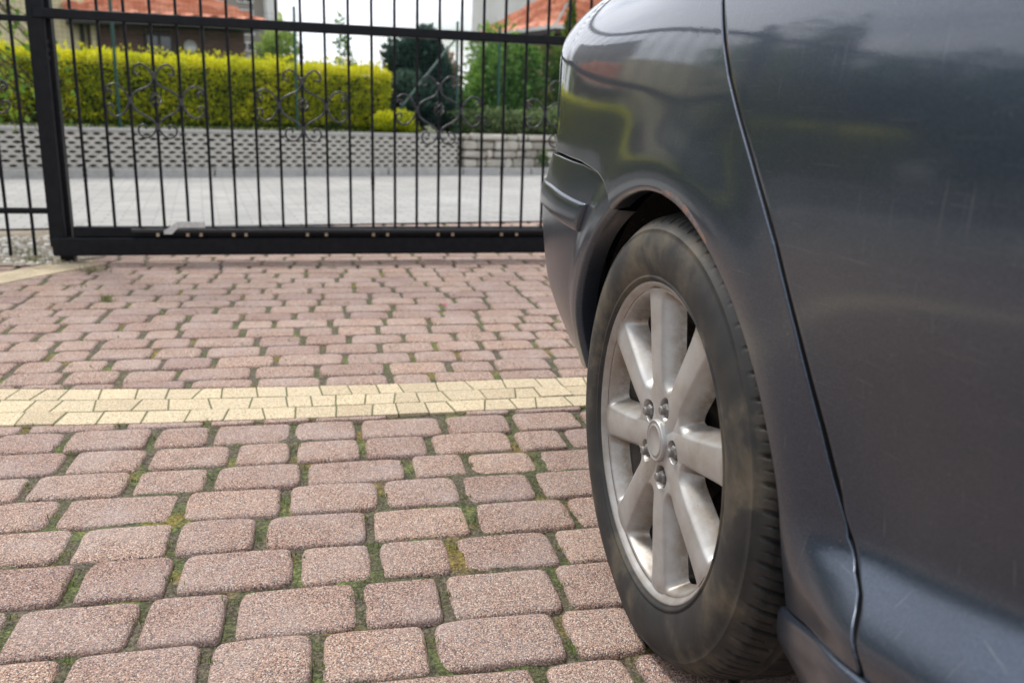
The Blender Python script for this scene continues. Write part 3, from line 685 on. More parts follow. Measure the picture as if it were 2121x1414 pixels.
# left house (brown wall, orange roof, beige wing)
h1 = empty("house", S(0, 10, 0), SA, label="left house with beige wing, brown wall and orange tiled roof behind the yellow hedge", cat="house")
mb = MB(); mb.box((3.35, 3.0, .95), (3.1, 5.96, 2.70)); mb.build("brown_wall", m_bwall, h1)
mb = MB(); mb.box((-.9, 2.4, 1.6), (5.4, 5.0, 4.0)); mb.build("beige_wall", m_beige, h1)
mb = MB(); mb.box((1.92, -.13, 1.15), (.09, .09, 2.2)); mb.build("corner_post", m_beige, h1)
mb = MB(); mb.tube([(1.72, -.18, 0), (1.72, -.18, 2.2)], .045, 8); mb.build("downpipe", m_soff, h1)
mb = MB(); mb.add([(1.45, -.75, 2.19), (5.12, -.75, 2.34), (5.12, 6.2, 2.34), (1.45, 6.2, 2.19), (1.45, -.75, 2.32), (5.12, -.75, 2.43), (5.12, 6.2, 2.43), (1.45, 6.2, 2.32)], [(0, 3, 2, 1), (4, 5, 6, 7), (0, 1, 5, 4), (1, 2, 6, 5), (2, 3, 7, 6), (3, 0, 4, 7)]); mb.build("eaves", m_soff, h1)
tile_roof("roof", ((1.40, -.80, 2.33), (5.16, -.80, 2.44), (3.2, 2.9, 3.7), (1.40, 2.9, 3.7)), h1)
tile_roof("roof", ((5.16, -.78, 2.44), (5.16, 6.2, 2.44), (3.22, 2.95, 3.7), (3.2, 2.9, 3.7)), h1)
window(h1, (3.16, 0, 1.95), .56, .42, m_frame)
ds = MB(); v_, f_ = lathe([(.001, .05), (.05, .045), (.09, .028), (.125, 0.0), (.128, .0), (.092, .034), (.05, .052), (.001, .058)], 24)
ds.add(v_+np.array([3.72, -.25, 1.93]), f_); ds.tube([(3.72, -.2, 1.93), (3.72, 0.02, 1.85)], .012, 6); ds.build("satellite_dish", m_galv, h1, True)
# right house
h2 = empty("house", S(12.7, 10, 0), SA, label="right house with red brown wall and orange tiled roof behind the green shrubs", cat="house")
mb = MB(); mb.box((4.3, 1.6, 1.2), (8.2, 3.2, 3.2)); mb.build("wall", m_rwall, h2)
mb = MB(); mb.add([(-.30, -.75, 2.78), (9.5, -.75, 2.90), (9.5, 3.6, 2.90), (-.30, 3.6, 2.78), (-.30, -.75, 2.90), (9.5, -.75, 3.02), (9.5, 3.6, 3.02), (-.30, 3.6, 2.90)], [(0, 3, 2, 1), (4, 5, 6, 7), (0, 1, 5, 4), (1, 2, 6, 5), (2, 3, 7, 6), (3, 0, 4, 7)]); mb.build("eaves", m_soff, h2)
tile_roof("roof", ((-.34, -.80, 2.91), (9.5, -.80, 3.04), (9.5, 1.4, 4.6), (1.9, 1.4, 4.5)), h2)
tile_roof("roof", ((-.34, 3.65, 2.91), (-.34, -.80, 2.91), (1.9, 1.4, 4.5), (1.9, 1.45, 4.5)), h2)
window(h2, (3.3, -.01, 1.6), .9, 1.0, m_frame)
mb = MB(); mb.box((5.6, 1.2, 4.6), (.5, .5, 1.6), bev=.02); mb.box((5.6, 1.2, 5.45), (.6, .6, .08)); mb.build("chimney", m_rwall, h2)
# apartment blocks far behind
m_apg = Mat("grey_brown_render", Roughness=.9); m_apg.set('Base Color', m_apg.ramp(m_apg.noise(.4, 5), [(.3, (.22, .20, .175)), (.7, (.28, .255, .225))]))
m_apl = Mat("pale_grey_render", Roughness=.9); m_apl.set('Base Color', m_apl.ramp(m_apl.noise(.5, 5), [(.3, (.42, .43, .42)), (.7, (.52, .53, .52))]))
m_apw = Mat("white_render", Roughness=.9, Base_Color=(.66, .66, .64))
def block(s0, s1, off, h, m, label, cols, side=None, depth=14):
    e = empty("apartment_block", S(s0, off, 0), SA, label=label, cat="building"); w = s1-s0
    mb = MB(); mb.box((w/2, depth/2, h/2), (w, depth, h), bev=.02); mb.build("wall", m, e)
    if side: mb = MB(); mb.box((w+.36, depth*.2, h/2), (.70, depth*.5, h)); mb.build("stair_tower", side, e)
    mb = MB(); mb.box((w/2, depth/2, h+.2), (w+.6, depth+.6, .4)); mb.build("roof_slab", m_conc, e)
    for cx in cols:
        for z in np.arange(1.2, h-.8, .92): window(e, (w-cx, -.01, z+.4), .95, .52, m_wframe, .10)
    return e
block(4, 15.1, 46, 11.5, m_apg, "grey brown apartment block rising behind the left house", [1.1, 2.7, 5.2, 7.0, 9.6], m_apw)
block(35.8, 41.0, 44, 13, m_apl, "pale grey apartment block rising behind the right house", [1.0, 3.3], None)
block(41.3, 52, 47, 14, m_apw, "whitish apartment block just right of the pale grey one", [8, 4], None)

# gravel bed behind the fence at the left
m_peb = Mat("white_pebbles", Roughness=.7); m_peb.set('Base Color', m_peb.ramp(m_peb.attr('tint'), [(0, (.22, .17, .11)), (.5, (.42, .36, .27)), (1, (.74, .71, .66))]))
mesh("gravel_bed", [(-6.5, 2.2, .004), (-2.16, 3.90, .004), (-2.02, 4.15, .004), (-2.15, 5.22, .004), (-7, 3.3, .004)], [(0, 1, 2, 3, 4)], m_gr, kind='structure')
r = np.random.default_rng(4); mb = MB(); tt = []
for i in range(2600):
    x = r.uniform(-4.2, -2.08); t = (x+4.2)/2.12; ylo = 3.10+.80*t; y = r.uniform(ylo+.02, ylo+1.05)
    if r.random() < .25: continue
    a = r.uniform(.008, .021); n0 = len(mb.v)
    v, f = [], []
    rows_ = [(0, 1), (.6, .8), (1, 0)]; k = 7
    v = [(math.cos(2*PI*j/k)*a*r.uniform(.85, 1.15), math.sin(2*PI*j/k)*a*.8, 0) for j in range(k)]+[(math.cos(2*PI*j/k+.3)*a*.7, math.sin(2*PI*j/k+.3)*a*.55, a*.5) for j in range(k)]+[(0, 0, a*.66)]
    f = [(j, (j+1) % k, (j+1) % k+k, j+k) for j in range(k)]+[(j+k, (j+1) % k+k, 2*k) for j in range(k)]
    an = r.uniform(0, PI); v = [(x+p*math.cos(an)-q*math.sin(an), y+p*math.sin(an)+q*math.cos(an), .003+w) for p, q, w in v]
    mb.add(v, f); tt += [float(np.clip(r.normal(.6, .3), 0, 1))]*(len(mb.v)-n0)
mesh("white_gravel", mb.v, mb.f, m_peb, smooth=True, attrs={'tint': tt}, kind='stuff', label='white and beige gravel lying behind the fence left of the gate post', cat='gravel')
# grass tufts
def tuft(x, y, n, h, sp, seed):
    r = np.random.default_rng(seed); P_ = np.stack([x+r.normal(0, sp, n), y+r.normal(0, sp*.5, n), np.full(n, -.002)], 1); return P_, h*r.uniform(.5, 1.1, n)
Pt, Ht = [], []
def tf(px, py, *a):
    P_, h_ = tuft(px, py, *a); Pt.append(P_); Ht.append(h_)
for (x, y, n, h, sp) in [(-1.888, 3.776, 70, 0.035, 0.03), (-1.792, 3.452, 50, 0.012, 0.04), (-1.548, 3.185, 60, 0.035, 0.018), (-0.002, 4.453, 10, 0.02, 0.02), (-2.24, 3.944, 90, 0.05, 0.05), (-2.371, 4.133, 60, 0.05, 0.05), (-0.867, 4.055, 14, 0.02, 0.01), (-2.661, 4.48, 50, 0.05, 0.08)]: tf(x, y, n, h, sp, int(abs(x*1000)+n))
for i in range(90):
    u = random.uniform(-1.6, 1.0); v2 = 2.392+.1172*random.randint(0, 11); x, y = UV(u, v2+random.uniform(-.003, .05)); tf(x, y, 5, .012, .010, i)
for k, row in J.items():
    for ju in row:
        x, y = UV(ju+random.uniform(-.004, .004), rows_near[k+1]+random.uniform(.02, .11)); tf(x, y, 12, .010, .008, int(abs(ju)*900)+k)
P_ = np.concatenate(Pt); H_ = np.concatenate(Ht)
r = np.random.default_rng(8); n = len(P_); ang = r.uniform(0, 2*PI, n); lean = r.uniform(.1, .9, n)[:, None]
dirn = np.stack([np.cos(ang), np.sin(ang), np.zeros(n)], 1); wd = np.stack([-np.sin(ang), np.cos(ang), np.zeros(n)], 1)*.0009
tip = P_+dirn*(H_[:, None]*lean)+np.array([0, 0, 1])*H_[:, None]; midp = P_+dirn*(H_[:, None]*lean*.3)+np.array([0, 0, .6])*H_[:, None]
v = np.stack([P_-wd, P_+wd, midp+wd*.8, midp-wd*.8, tip+wd*.1, tip-wd*.1], 1).reshape(-1, 3); b = np.arange(n)[:, None]*6
f = np.concatenate([b+np.array([0, 1, 2, 3]), b+np.array([3, 2, 4, 5])])
m_grass = leafmat("grass_blade", [(0, (.05, .08, .015)), (.7, (.12, .19, .03)), (1, (.34, .32, .12))])
mesh("grass", v, f, m_grass, attrs={'tint': np.repeat(r.random(n), 6)}, kind='stuff', label='short grass and moss blades in the driveway joints', cat='grass')
# pink petal on the paving
mb = MB(); mb.add([(0, 0, 0), (.010, .004, .006), (.018, 0, .003), (.012, -.008, .005), (.004, -.008, .004), (.009, -.001, .012)], [(0, 5, 1), (1, 5, 2), (2, 5, 3), (3, 5, 4), (4, 5, 0)])
pt = mb.build("petal", Mat("pink_petal", Roughness=.6, Base_Color=(.75, .05, .20)), label="tiny pink petal lying on the pavers before the gate", cat="petal"); pt.location = (-0.277, 3.297, 0.003)

# leafy branches of the garden tree behind the fence on the left
tr = empty("garden_tree", (-3.05, 5.0, 0), 0, label="green and yellow leaved tree hanging over the fence left of the gate post", cat="tree")
mb = MB(); mb.tube([(-.9, .2, 0), (-.86, .15, .7), (-.8, .1, 1.4), (-.7, .1, 2.4)], [.05, .045, .04, .02], 8)
r = np.random.default_rng(31); Pl = []; Nl = []; Tl = []
for i in range(80):
    a0_ = np.array([-.8, .1, r.uniform(1.0, 2.2)]); end = np.array([r.uniform(-.35, .42), r.uniform(-.3, .5), r.uniform(.55, 1.9)])
    midb = (a0_+end)/2+np.array([0, 0, .28]); mb.tube([tuple(a0_), tuple(midb), tuple(end)], [.010, .006, .002], 5)
    for t in np.linspace(.35, 1, 30):
        q = (1-t)**2*a0_+2*t*(1-t)*midb+t*t*end; Pl.append(q+r.normal(0, .03, 3)); Nl.append(r.normal(0, .5, 3)+np.array([0, 0, -.5])); Tl.append(r.uniform(.1, .8))
mb.build("trunk", m_bark, tr, True)
leaves("crown", np.array(Pl), np.array(Nl), .032, np.array(Tl), leafmat("birch_leaf", [(0, (.06, .14, .02)), (.6, (.17, .30, .03)), (1, (.50, .50, .04))]), tr, aspect=1.25, seed=3)

# street trees left of the frame
def far_tree(x, y, h, rad, seed, label, m):
    yard_tree("street_tree", x, y, h, rad, seed, label, m, 5200)
# surroundings beside and behind the camera (outside the frame, mirrored in the car's paint)
nb = empty("neighbour_house", (-11.5, 1.0, 0), R(-4), label="red brown neighbouring house with dark eaves and orange roof left of the driveway", cat="house")
mb = MB(); mb.box((0, -1.5, 1.1), (6, 9, 2.5)); mb.build("wall", m_rwall, nb)
mb = MB(); mb.box((3.0, 1.4, 1.2), (.10, 1.2, 2.2)); mb.build("beige_panel", m_beige, nb)
mb = MB(); mb.box((0, -1.5, 2.40), (7.4, 10.4, .16)); mb.build("eaves", m_soff, nb)
tile_roof("roof", ((3.75, -6.8, 2.49), (3.75, 3.8, 2.49), (0, .5, 3.7), (0, -3.5, 3.7)), nb)
tile_roof("roof", ((3.75, 3.8, 2.49), (-3.75, 3.8, 2.49), (-.1, .5, 3.7), (0, .5, 3.7)), nb)
for y_ in (-4.5, -1.6): 
    mb = MB(); mb.box((3.02, y_, 1.3), (.06, 1.3, 1.3)); w_ = mb.build("window", m_wframe, nb); mb = MB(); mb.box((3.045, y_, 1.3), (.03, 1.14, 1.14)); mb.build("pane", m_win, w_)
def yard_tree(name, x, y, h, rad, seed, label, m=m_thuja, nleaf=4200):
    r = np.random.default_rng(seed); e = empty(name, (x, y, 0), 0, label=label, cat="tree"); P_ = []; Q_ = []; T_ = []
    for i in range(12):
        c = np.array([r.uniform(-.6, .6)*rad, r.uniform(-.6, .6)*rad, h*r.uniform(.35, .9)]); q = r.normal(0, 1, (nleaf//12, 3)); q /= np.linalg.norm(q, axis=1)[:, None]
        P_.append(c+q*rad*r.uniform(.35, .55)*r.uniform(.7, 1.1, (len(q), 1))); Q_.append(q); T_.append(.4+.3*q[:, 2]+r.normal(0, .15, len(q)))
    leaves("crown", np.concatenate(P_), np.concatenate(Q_), .11, np.concatenate(T_), m, e, seed=seed)
    mb = MB(); mb.tube([(0, 0, 0), (.05, 0, h*.4), (0, .05, h*.8)], [.12, .09, .03], 8); mb.build("trunk", m_bark, e, True)
yard_tree("yard_tree", -8.2, -3.6, 2.7, 1.2, 41, "bushy green tree left of the driveway behind the photographer")
yard_tree("yard_tree", -6.4, -6.8, 3.4, 1.7, 42, "larger green tree at the back left of the driveway", m_green)
yard_tree("yard_tree", -6.6, .9, 1.9, .8, 43, "low green tree before the neighbouring house", m_green)
for i, (az_, d_, h_, m_, lb_) in enumerate(((-35.5, 21, 4.6, m_thuja, 'olive green street tree nearest the left house'), (-40, 18, 3.8, m_green, 'green street tree second from the left house'), (-45, 17, 3.9, m_thuja, 'olive street tree midway along the verge'), (-50.5, 16, 3.3, m_green, 'green street tree second from the far left'), (-57, 15, 3.0, m_thuja, 'low olive street tree at the far left'), (-64, 14, 3.0, m_green, 'lowest green street tree beyond the far left end'))):
    far_tree(d_*math.sin(R(az_)), d_*math.cos(R(az_)), h_, h_*.52, 60+i, lb_, m_)
he2 = MB(); 
r = np.random.default_rng(51); n = 16000; Pq = np.stack([r.uniform(-3.9, -3.5, n), r.uniform(-9, 1.7, n), r.uniform(0, 1.05, n)], 1); Pq[:, 0] += (fbm(Pq[:, 1], Pq[:, 2], 4, 3, 4)-.5)*.3
hh2 = empty("side_hedge", (0, 0, 0), 0, label="dark green hedge along the left edge of the driveway beside the photographer", cat="hedge")
leaves("foliage", Pq, np.tile((1, 0, .4), (n, 1)), .05, .4+r.normal(0, .2, n), m_green, hh2, seed=52)
mb = MB(); mb.box((-3.8, -3.65, .5), (.4, 10.6, .95)); mb.build("twig_core", Mat("dark_hedge_core", Roughness=1, Base_Color=(.015, .025, .01)), hh2)
# ------------------------------------------------------------------ the car
def sm(a, b, x): t = np.clip((np.asarray(x, float)-a)/(b-a), 0, 1); return t*t*(3-2*t)
_ph = np.linspace(0, PI/2, 4001); _A, _B = .97, .88
_px = _A*np.sin(_ph)**.4; _py = _B*np.cos(_ph)**.4
_ps = np.concatenate([[0], np.cumsum(np.hypot(np.diff(_px), np.diff(_py)))]); SMAX = _ps[-1]
_S = np.linspace(0, SMAX, 3000); _PX = np.interp(_S, _ps, _px); _PY = np.interp(_S, _ps, _py)
def hermite(xs, ys, x):
    xs = np.array(xs, float); ys = np.array(ys, float); m = np.zeros(len(xs)); d = np.diff(ys)/np.diff(xs); h_ = np.diff(xs)
    m[1:-1] = (d[1:]*h_[:-1]+d[:-1]*h_[1:])/(xs[2:]-xs[:-2]); m[0] = d[0]; m[-1] = d[-1]
    x = np.asarray(x, float); i = np.clip(np.searchsorted(xs, x)-1, 0, len(xs)-2); h = xs[i+1]-xs[i]; t = np.clip((x-xs[i])/h, -.5, 1.5)
    return (2*t**3-3*t*t+1)*ys[i]+(t**3-2*t*t+t)*h*m[i]+(-2*t**3+3*t*t)*ys[i+1]+(t**3-t*t)*h*m[i+1]
def Yb(z): return hermite([0, .20, .28, .34, .42, .52, .62, .70, .78, .85, .90, .95, 1.02, 1.1], [-.10, -.040, -.020, -.008, .002, .012, .020, .019, .014, .004, -.009, -.032, -.080, -.16], z)
def Az(z): return hermite([0, .3, .6, .7, .8, .9, 1.02, 1.1], [1.0, 1.0, 1.0, 1.005, 1.035, 1.11, 1.14, 1.12], z)
def body(s, z, ledge=1.0):
    "body side: s = distance rearward along the side (0 at the rear axle), z = height; returns rearward X, outward Y, z"
    s = np.asarray(s, float); z = np.asarray(z, float)
    px = np.where(s < 0, s, np.interp(s, _S, _PX)); py = np.where(s < 0, _B, np.interp(s, _S, _PY))
    X = np.where(s < 0, s, px*Az(z)/_A); side = py/_B; r = np.hypot(X-.02, z-.29)
    fl = .010*np.exp(-((r-.37)/.055)**2); cam_ = -.010*np.clip(X+1.0, -1.2, 3)**2
    led = ledge*(.042*(1-sm(.305, .365, z-.085*sm(.38, .85, -X)))-.020*sm(.335, .385, z-.085*sm(.38, .85, -X))*(1-sm(.40, .62, z)))*sm(.30, .50, -X)
    return X, (.88+Yb(z)+fl+np.where(X < .6, cam_, -.0256)+led-3.0*np.maximum(z-.835, 0)**2*sm(-.05, .35, X))*side-.88, z
def bumper(s, z):
    s = np.asarray(s, float); z = np.asarray(z, float)
    px = np.where(s < 0, s, np.interp(s, _S, _PX)); py = np.where(s < 0, _B, np.interp(s, _S, _PY))
    out = hermite([0, .24, .295, .348, .39, .47, .56, .66], [-.20, -.075, -.050, -.028, -.014, -.002, .003, -.008], z)
    a = _A+hermite([0, .24, .3, .35, .4, .47, .6, .66], [-.05, -.01, .01, .03, .045, .057, .056, .030], z)
    X = px*a/_A; r = np.hypot(X-.02, z-.29); fl = .014*(1-sm(.385, .45, r))
    out = out*(.72+.28*sm(.38, .58, X))
    return X, (.88+.006+.012*sm(.28, .55, X)+out+fl-.010)*py/_B-.88, z
WX, WY, WA = .197, 1.106, R(12.923)
car = empty("parked_car", (WX+math.cos(WA)*.88, WY+math.sin(WA)*.88, 0), math.atan2(-math.cos(WA), math.sin(WA)),
            label="dark grey metallic estate car with dusty silver alloy wheels parked before the gate", cat="car")
def to_local(X, Y, Z, side): 
    "side -1 = right flank (towards the camera), +1 = left flank"
    return np.stack([-X, side*(.88+Y), Z+0*X], -1)
def front(fn): return lambda s, z: (lambda q: (-2.70-q[0], q[1], q[2]))(fn(s, z, 0.0) if fn is body else fn(s, z))
def grid_normals(P):
    du = np.gradient(P, axis=0); dv = np.gradient(P, axis=1); n = np.cross(du, dv); return n/np.maximum(np.linalg.norm(n, axis=-1, keepdims=True), 1e-9)
def panel(name, s, z, fn, side, mat, parent=None, edges='lrtb', roll=.0020, deep=.016, arch=None, off=0.0, mats=None, rust=None, small=None):
    "s, z: (nu, nv) arrays. l/r = first/last u, b/t = first/last v; rolled edges on the named sides"
    X, Y, Z = fn(s, z); P = to_local(X, Y+off, Z, side); N_ = grid_normals(P)
    # orient outward
    cen = P.mean((0, 1)); ref = np.array([0, side, 0.0])
    sign = 1.0 if (N_[..., 1].mean()*side > 0) else -1.0
    N_ = N_*sign
    nu, nv = s.shape; verts = [P.reshape(-1, 3)]; faces = [grid_faces(nu, nv)]; base = nu*nv; dark = []
    idx = np.arange(nu*nv).reshape(nu, nv)
    for e in edges:
        if e == 'l': e0, e1 = (0, slice(None)), (1, slice(None))
        elif e == 'r': e0, e1 = (-1, slice(None)), (-2, slice(None))
        elif e == 'b': e0, e1 = (slice(None), 0), (slice(None), 1)
        else: e0, e1 = (slice(None), -1), (slice(None), -2)
        A = P[e0]; D = A-P[e1]; n = N_[e0]; D = D-n*(D*n).sum(-1, keepdims=True); D /= np.maximum(np.linalg.norm(D, axis=-1, keepdims=True), 1e-9)
        rr, dp = (arch if (arch and e == arch[2]) else (roll, deep))[:2]
        isarch = bool(arch and e == arch[2])
        if isarch and small is not None: rr = np.where(small, roll, rr)[:, None]; dp = np.where(small, deep, dp)[:, None]
        rings = [(math.sin(a), 1-math.cos(a)) for a in (PI/6, PI/3, PI/2)]
        prev = idx[e0]; k = len(A)
        for ri_, (c, w) in enumerate([(c*rr, w*rr) for c, w in rings]+[(rr*.9, rr+dp)]):
            q = A+D*c-n*w; verts.append(q); cur = np.arange(base, base+k); base += k
            if ri_ == 3 and not isarch: dark += list(range(sum(map(len, faces)), sum(map(len, faces))+k-1))  # deepest flange ring coloured black as the shade inside the seam
            faces.append(np.stack([prev[:-1], prev[1:], cur[1:], cur[:-1]], -1)); prev = cur
    V_ = np.concatenate(verts); F_ = np.concatenate(faces)
    o = mesh(name, V_, F_, [mat, m_rust, m_gap], parent or car, True)
    bm_fix(o)
    mi = rust(o) if rust is not None else np.zeros(len(o.data.polygons), np.int32)
    if len(mi) == len(F_): mi[dark] = 2
    o.data.polygons.foreach_set('material_index', mi)
    return o
import bmesh
def bm_fix(o):
    bm = bmesh.new(); bm.from_mesh(o.data); bmesh.ops.recalc_face_normals(bm, faces=bm.faces); bm.to_mesh(o.data); bm.free()
AC = (.02, .29)
def interp_curve(pts, t):
    pts = np.array(pts, float); d = np.concatenate([[0], np.cumsum(np.hypot(*np.diff(pts, axis=0).T))]); d /= d[-1]
    return np.stack([np.interp(t, d, pts[:, 0]), np.interp(t, d, pts[:, 1])], -1)
GAP = [(.005, 1.06), (-.02, 1.0), (-.052, .92), (-.0859, .8612), (-.116, .8178), (-.1451, .7811), (-.1826, .7411), (-.2284, .6942), (-.2631, .6568), (-.2944, .6208), (-.3188, .5839), (-.3410, .5472), (-.3621, .5071), (-.3815, .4667), (-.4000, .4200), (-.4220, .3740), (-.4500, .3560), (-.4720, .3500), (-.4860, .3425), (-.4960, .3345), (-.5050, .3250), (-.5115, .3150), (-.5152, .3030)]
def gap_s(z):
    g = np.array(GAP)[::-1]; zz = np.asarray(z, float)
    return hermite(g[:, 1], g[:, 0], zz)
def sill_z(s): return np.interp(-np.asarray(s, float), [.25, .3142, 0.4382, 0.5152, .60, .70, 3], [.222, 0.2418, 0.2848, 0.3030, .312, .314, .314])
BTOP = [(.190, .604), (.203, .618), (.226, .630), (.287, .643), (.391, .654), (.56, .660), (.85, .662), (SMAX, .664)]
def ray_hit(poly, c, ang):
    d = np.array([math.cos(ang), math.sin(ang)]); best = None
    for a, b in zip(poly[:-1], poly[1:]):
        a = np.array(a)-c; b = np.array(b)-c; e = b-a; den = d[0]*e[1]-d[1]*e[0]
        if abs(den) < 1e-12: continue
        t = (a[0]*e[1]-a[1]*e[0])/den; u = (a[0]*d[1]-a[1]*d[0])/den
        if t > 0 and -1e-6 <= u <= 1+1e-6: best = t if best is None else min(best, t)
    return best
def arch_panel(name, outer, inner_top, fn, side, ang_hi, nth=230, nr=64, rust=None, gapw=.0056):
    "quarter/fender panel: polar grid round the wheel arch; outer polyline counter-clockwise from the bumper joint to the sill"
    c = np.array(AC); angs = [math.atan2(p[1]-c[1], p[0]-c[0]) % (2*PI) for p in outer]
    a0, a1 = angs[0], angs[-1]; th = sorted(set(list(np.linspace(a0, a1, nth))+[a for a in angs if a0 < a < a1]))
    s_, z_ = [], []
    for a in th:
        ro = ray_hit(outer, c, a) or ray_hit(outer, c, a+1e-5) or ray_hit(outer, c, a-1e-5)
        ri = .355
        if a < ang_hi:
            hh = ray_hit(inner_top, c, a); ri = (hh or .355)
        t = np.linspace(0, 1, nr)
        ro_ = ro-gapw; ri_ = ri+(gapw*.45 if a < ang_hi else 0); ro_ = max(ro_, ri_+.0012)
        # cluster samples at both edges
        tt = .5*(1-np.cos(PI*t))*.6+t*.4
        rr = ri_+(ro_-ri_)*tt
        s_.append(c[0]+rr*math.cos(a)); z_.append(c[1]+rr*math.sin(a))
    s_ = np.array(s_); z_ = np.array(z_)
    return panel(name, s_, z_, fn, side, m_paint, edges='tblr', arch=(.0065, .022, 'b'), small=np.array(th) < ang_hi-.01, rust=rust)
def rust_faces(o):
    me = o.data; n = len(me.polygons); mi = np.zeros(n, np.int32)
    for p in me.polygons:
        c_ = p.center; x, z = -c_.x-AC[0], c_.z-AC[1]; r = math.hypot(x, z); a = math.degrees(math.atan2(z, x))
        if 96 < a < 120 and r < .3565+.006*math.sin(math.radians((a-92)*5.6)): mi[p.index] = 1
    return mi
BT2 = [(s, z) for s, z in BTOP if s <= .82]+[(.82, .662)]
quarter_outer = [(.82, .664), (.82, 1.015)]+[(x, 1.015) for x in np.linspace(.75, .03, 10)]+[(-.013, 1.015)]+[g for g in GAP if g[1] < 1.01]
quarter_outer[0] = (.82, .668); quarter_outer += [(-.40, float(sill_z(-.40))+.0005), (-.334, float(sill_z(-.334))+.0005)]
# from the bumper joint upward, all seen from the arch centre
inner_line = [(.12, .60), (.190, .607)]+[(s, z+.003) for s, z in BTOP[1:]]
for side in (-1, 1):
    arch_panel("rear_quarter_panel", quarter_outer, inner_line, body, side, math.atan2(.604-.29, .190-.02), rust=rust_faces if side < 0 else None)
    # rear door
    def rect_panel(name, sl, sr, zlo, zhi, fn, nu=90, nv=130, **k):
        t = np.linspace(0, 1, nu); tt = (.5*(1-np.cos(PI*t))*.5+t*.5)[:, None]; w = np.linspace(0, 1, nv)[None, :]
        zz = zlo+(zhi-zlo)*w+0*tt
        s = sl(zz)+(sr(zz)-sl(zz))*tt; zz = zz+(sill_z(np.minimum(s[:, :1], -.50))+.003-zlo)*(1-w) if k.get('sill') else zz; s = sl(zz)+(sr(zz)-sl(zz))*tt
        k.pop('sill', None); return panel(name, s, zz, fn, side, m_paint, **k)
    d1 = rect_panel("rear_door", lambda z: gap_s(z)-.0056, lambda z: -1.20+.10*(1.0-z)*0+0*z, .30, 1.015, body, sill=True)
    X, Y, Z = body(np.array([-.32]), np.array([.925])); p = to_local(X, Y, Z, side)[0]
    mb = MB(); mb.tube([(p[0], p[1]+side*.004, p[2]), (p[0]+.03, p[1]+side*.040, p[2]+.004), (p[0]+.15, p[1]+side*.042, p[2]+.006), (p[0]+.19, p[1]+side*.004, p[2]+.006)], [.011, .012, .012, .011], 10); h = mb.build("handle", m_paint, d1, True)
    rect_panel("front_door", lambda z: -1.205+0*z, lambda z: -2.20+0*z, .30, 1.015, body, sill=True, nu=60, nv=80)
    front_outer = [(.82, .668), (.82, .80), (.3, .93), (-.05, .985), (-.49, 1.01), (-.49, .60), (-.49, .27), (-.42, .27)]
    arch_panel("front_fender", front_outer[:-1], inner_line, front(body), side, math.atan2(.604-.29, .190-.02), nth=130, nr=36)
    # bumpers
    for nm, fn in (("rear_bumper", bumper), ("front_bumper", front(bumper))):
        nu, nv = (150, 96) if fn is bumper else (80, 50)
        u = np.linspace(0, 1, nu)**1.6; v = np.linspace(0, 1, nv)
        aL = np.radians(1+(61.6-1)*v); Lc = np.stack([AC[0]+.357*np.cos(aL), AC[1]+.357*np.sin(aL)], -1)
        Rc = np.stack([np.full(nv, SMAX), .255+(.661-.255)*v], -1)
        bt_ = np.array(BTOP); su = Lc[-1, 0]+(SMAX-Lc[-1, 0])*u
        Tc = np.stack([su, np.interp(su, bt_[:, 0], bt_[:, 1])-.0022*np.minimum(1, u*10)], -1); Tc[0] = Lc[-1]
        sb = Lc[0, 0]+(SMAX-Lc[0, 0])*u; Bc = np.stack([sb, Lc[0, 1]+(.255-Lc[0, 1])*np.minimum(u*1.5, 1)], -1)
        U_, V_ = u[:, None, None], v[None, :, None]
        G = (1-V_)*Bc[:, None]+V_*Tc[:, None]+(1-U_)*Lc[None]+U_*Rc[None]-((1-U_)*(1-V_)*Lc[0]+U_*(1-V_)*Rc[0]+(1-U_)*V_*Lc[-1]+U_*V_*Rc[-1])
        bp = panel(nm, G[..., 0], G[..., 1], fn, side, m_paint, edges='ltb', arch=(.011, .026, 'l'))
        if fn is bumper:
            # rubbing strip moulding let into the bumper
            t = np.linspace(0, 1, 70)[:, None]; w = np.linspace(0, 1, 24)[None, :]
            sL = .337+(.362-.337)*(1-w); sR = SMAX+0*w; ss = sL+(sR-sL)*t**1.2
            zt = .590+(.604-.590)*sm(.33, .60, ss); zb = .5395+(.556-.5395)*sm(.36, .62, ss); zz = zb+(zt-zb)*w
            bul = lambda s, z, zb_=None: bumper(s, z)
            X, Y, Z = bumper(ss, zz); bulge = .0015+.0060*np.sin(PI*np.clip(w, 0, 1))**.32*sm(-.02, .02, t); P = to_local(X*(1+0*bulge), Y, Z, side)
            N_ = grid_normals(P); N_ *= np.sign((N_[..., 1].mean())*side); P = P+N_*bulge[..., None]
            rim_ = [P]; q = P.reshape(-1, 3); F_ = grid_faces(*P.shape[:2]); nu_, nv_ = P.shape[:2]; idx = np.arange(nu_*nv_).reshape(nu_, nv_)
            loop = np.concatenate([idx[:, 0][::-1], idx[0, 1:], idx[1:, -1]]); inner = q[loop]-N_.reshape(-1, 3)[loop]*.016
            q = np.concatenate([q, inner]); n0 = nu_*nv_; cur = np.arange(n0, n0+len(loop)); F_ = np.concatenate([F_, np.stack([loop[:-1], loop[1:], cur[1:], cur[:-1]], -1)])
            o = mesh("rubbing_strip", q, F_, m_paint, bp, True); bm_fix(o)
    # tailgate, tail lamp, nose
    t = np.linspace(.8245, SMAX, 60)[:, None]; w = np.linspace(0, 1, 50)[None, :]
    panel("tailgate", t+0*w, .668+(1.015-.668)*w+0*t, body, side, m_paint, edges='ltb')
    t = np.linspace(.93, 1.22, 30)[:, None]
    panel("tail_lamp", t+0*w, .70+.26*w+0*t, body, side, m_redl, edges='ltbr', off=.004)
    t = np.linspace(.8245, SMAX, 50)[:, None]
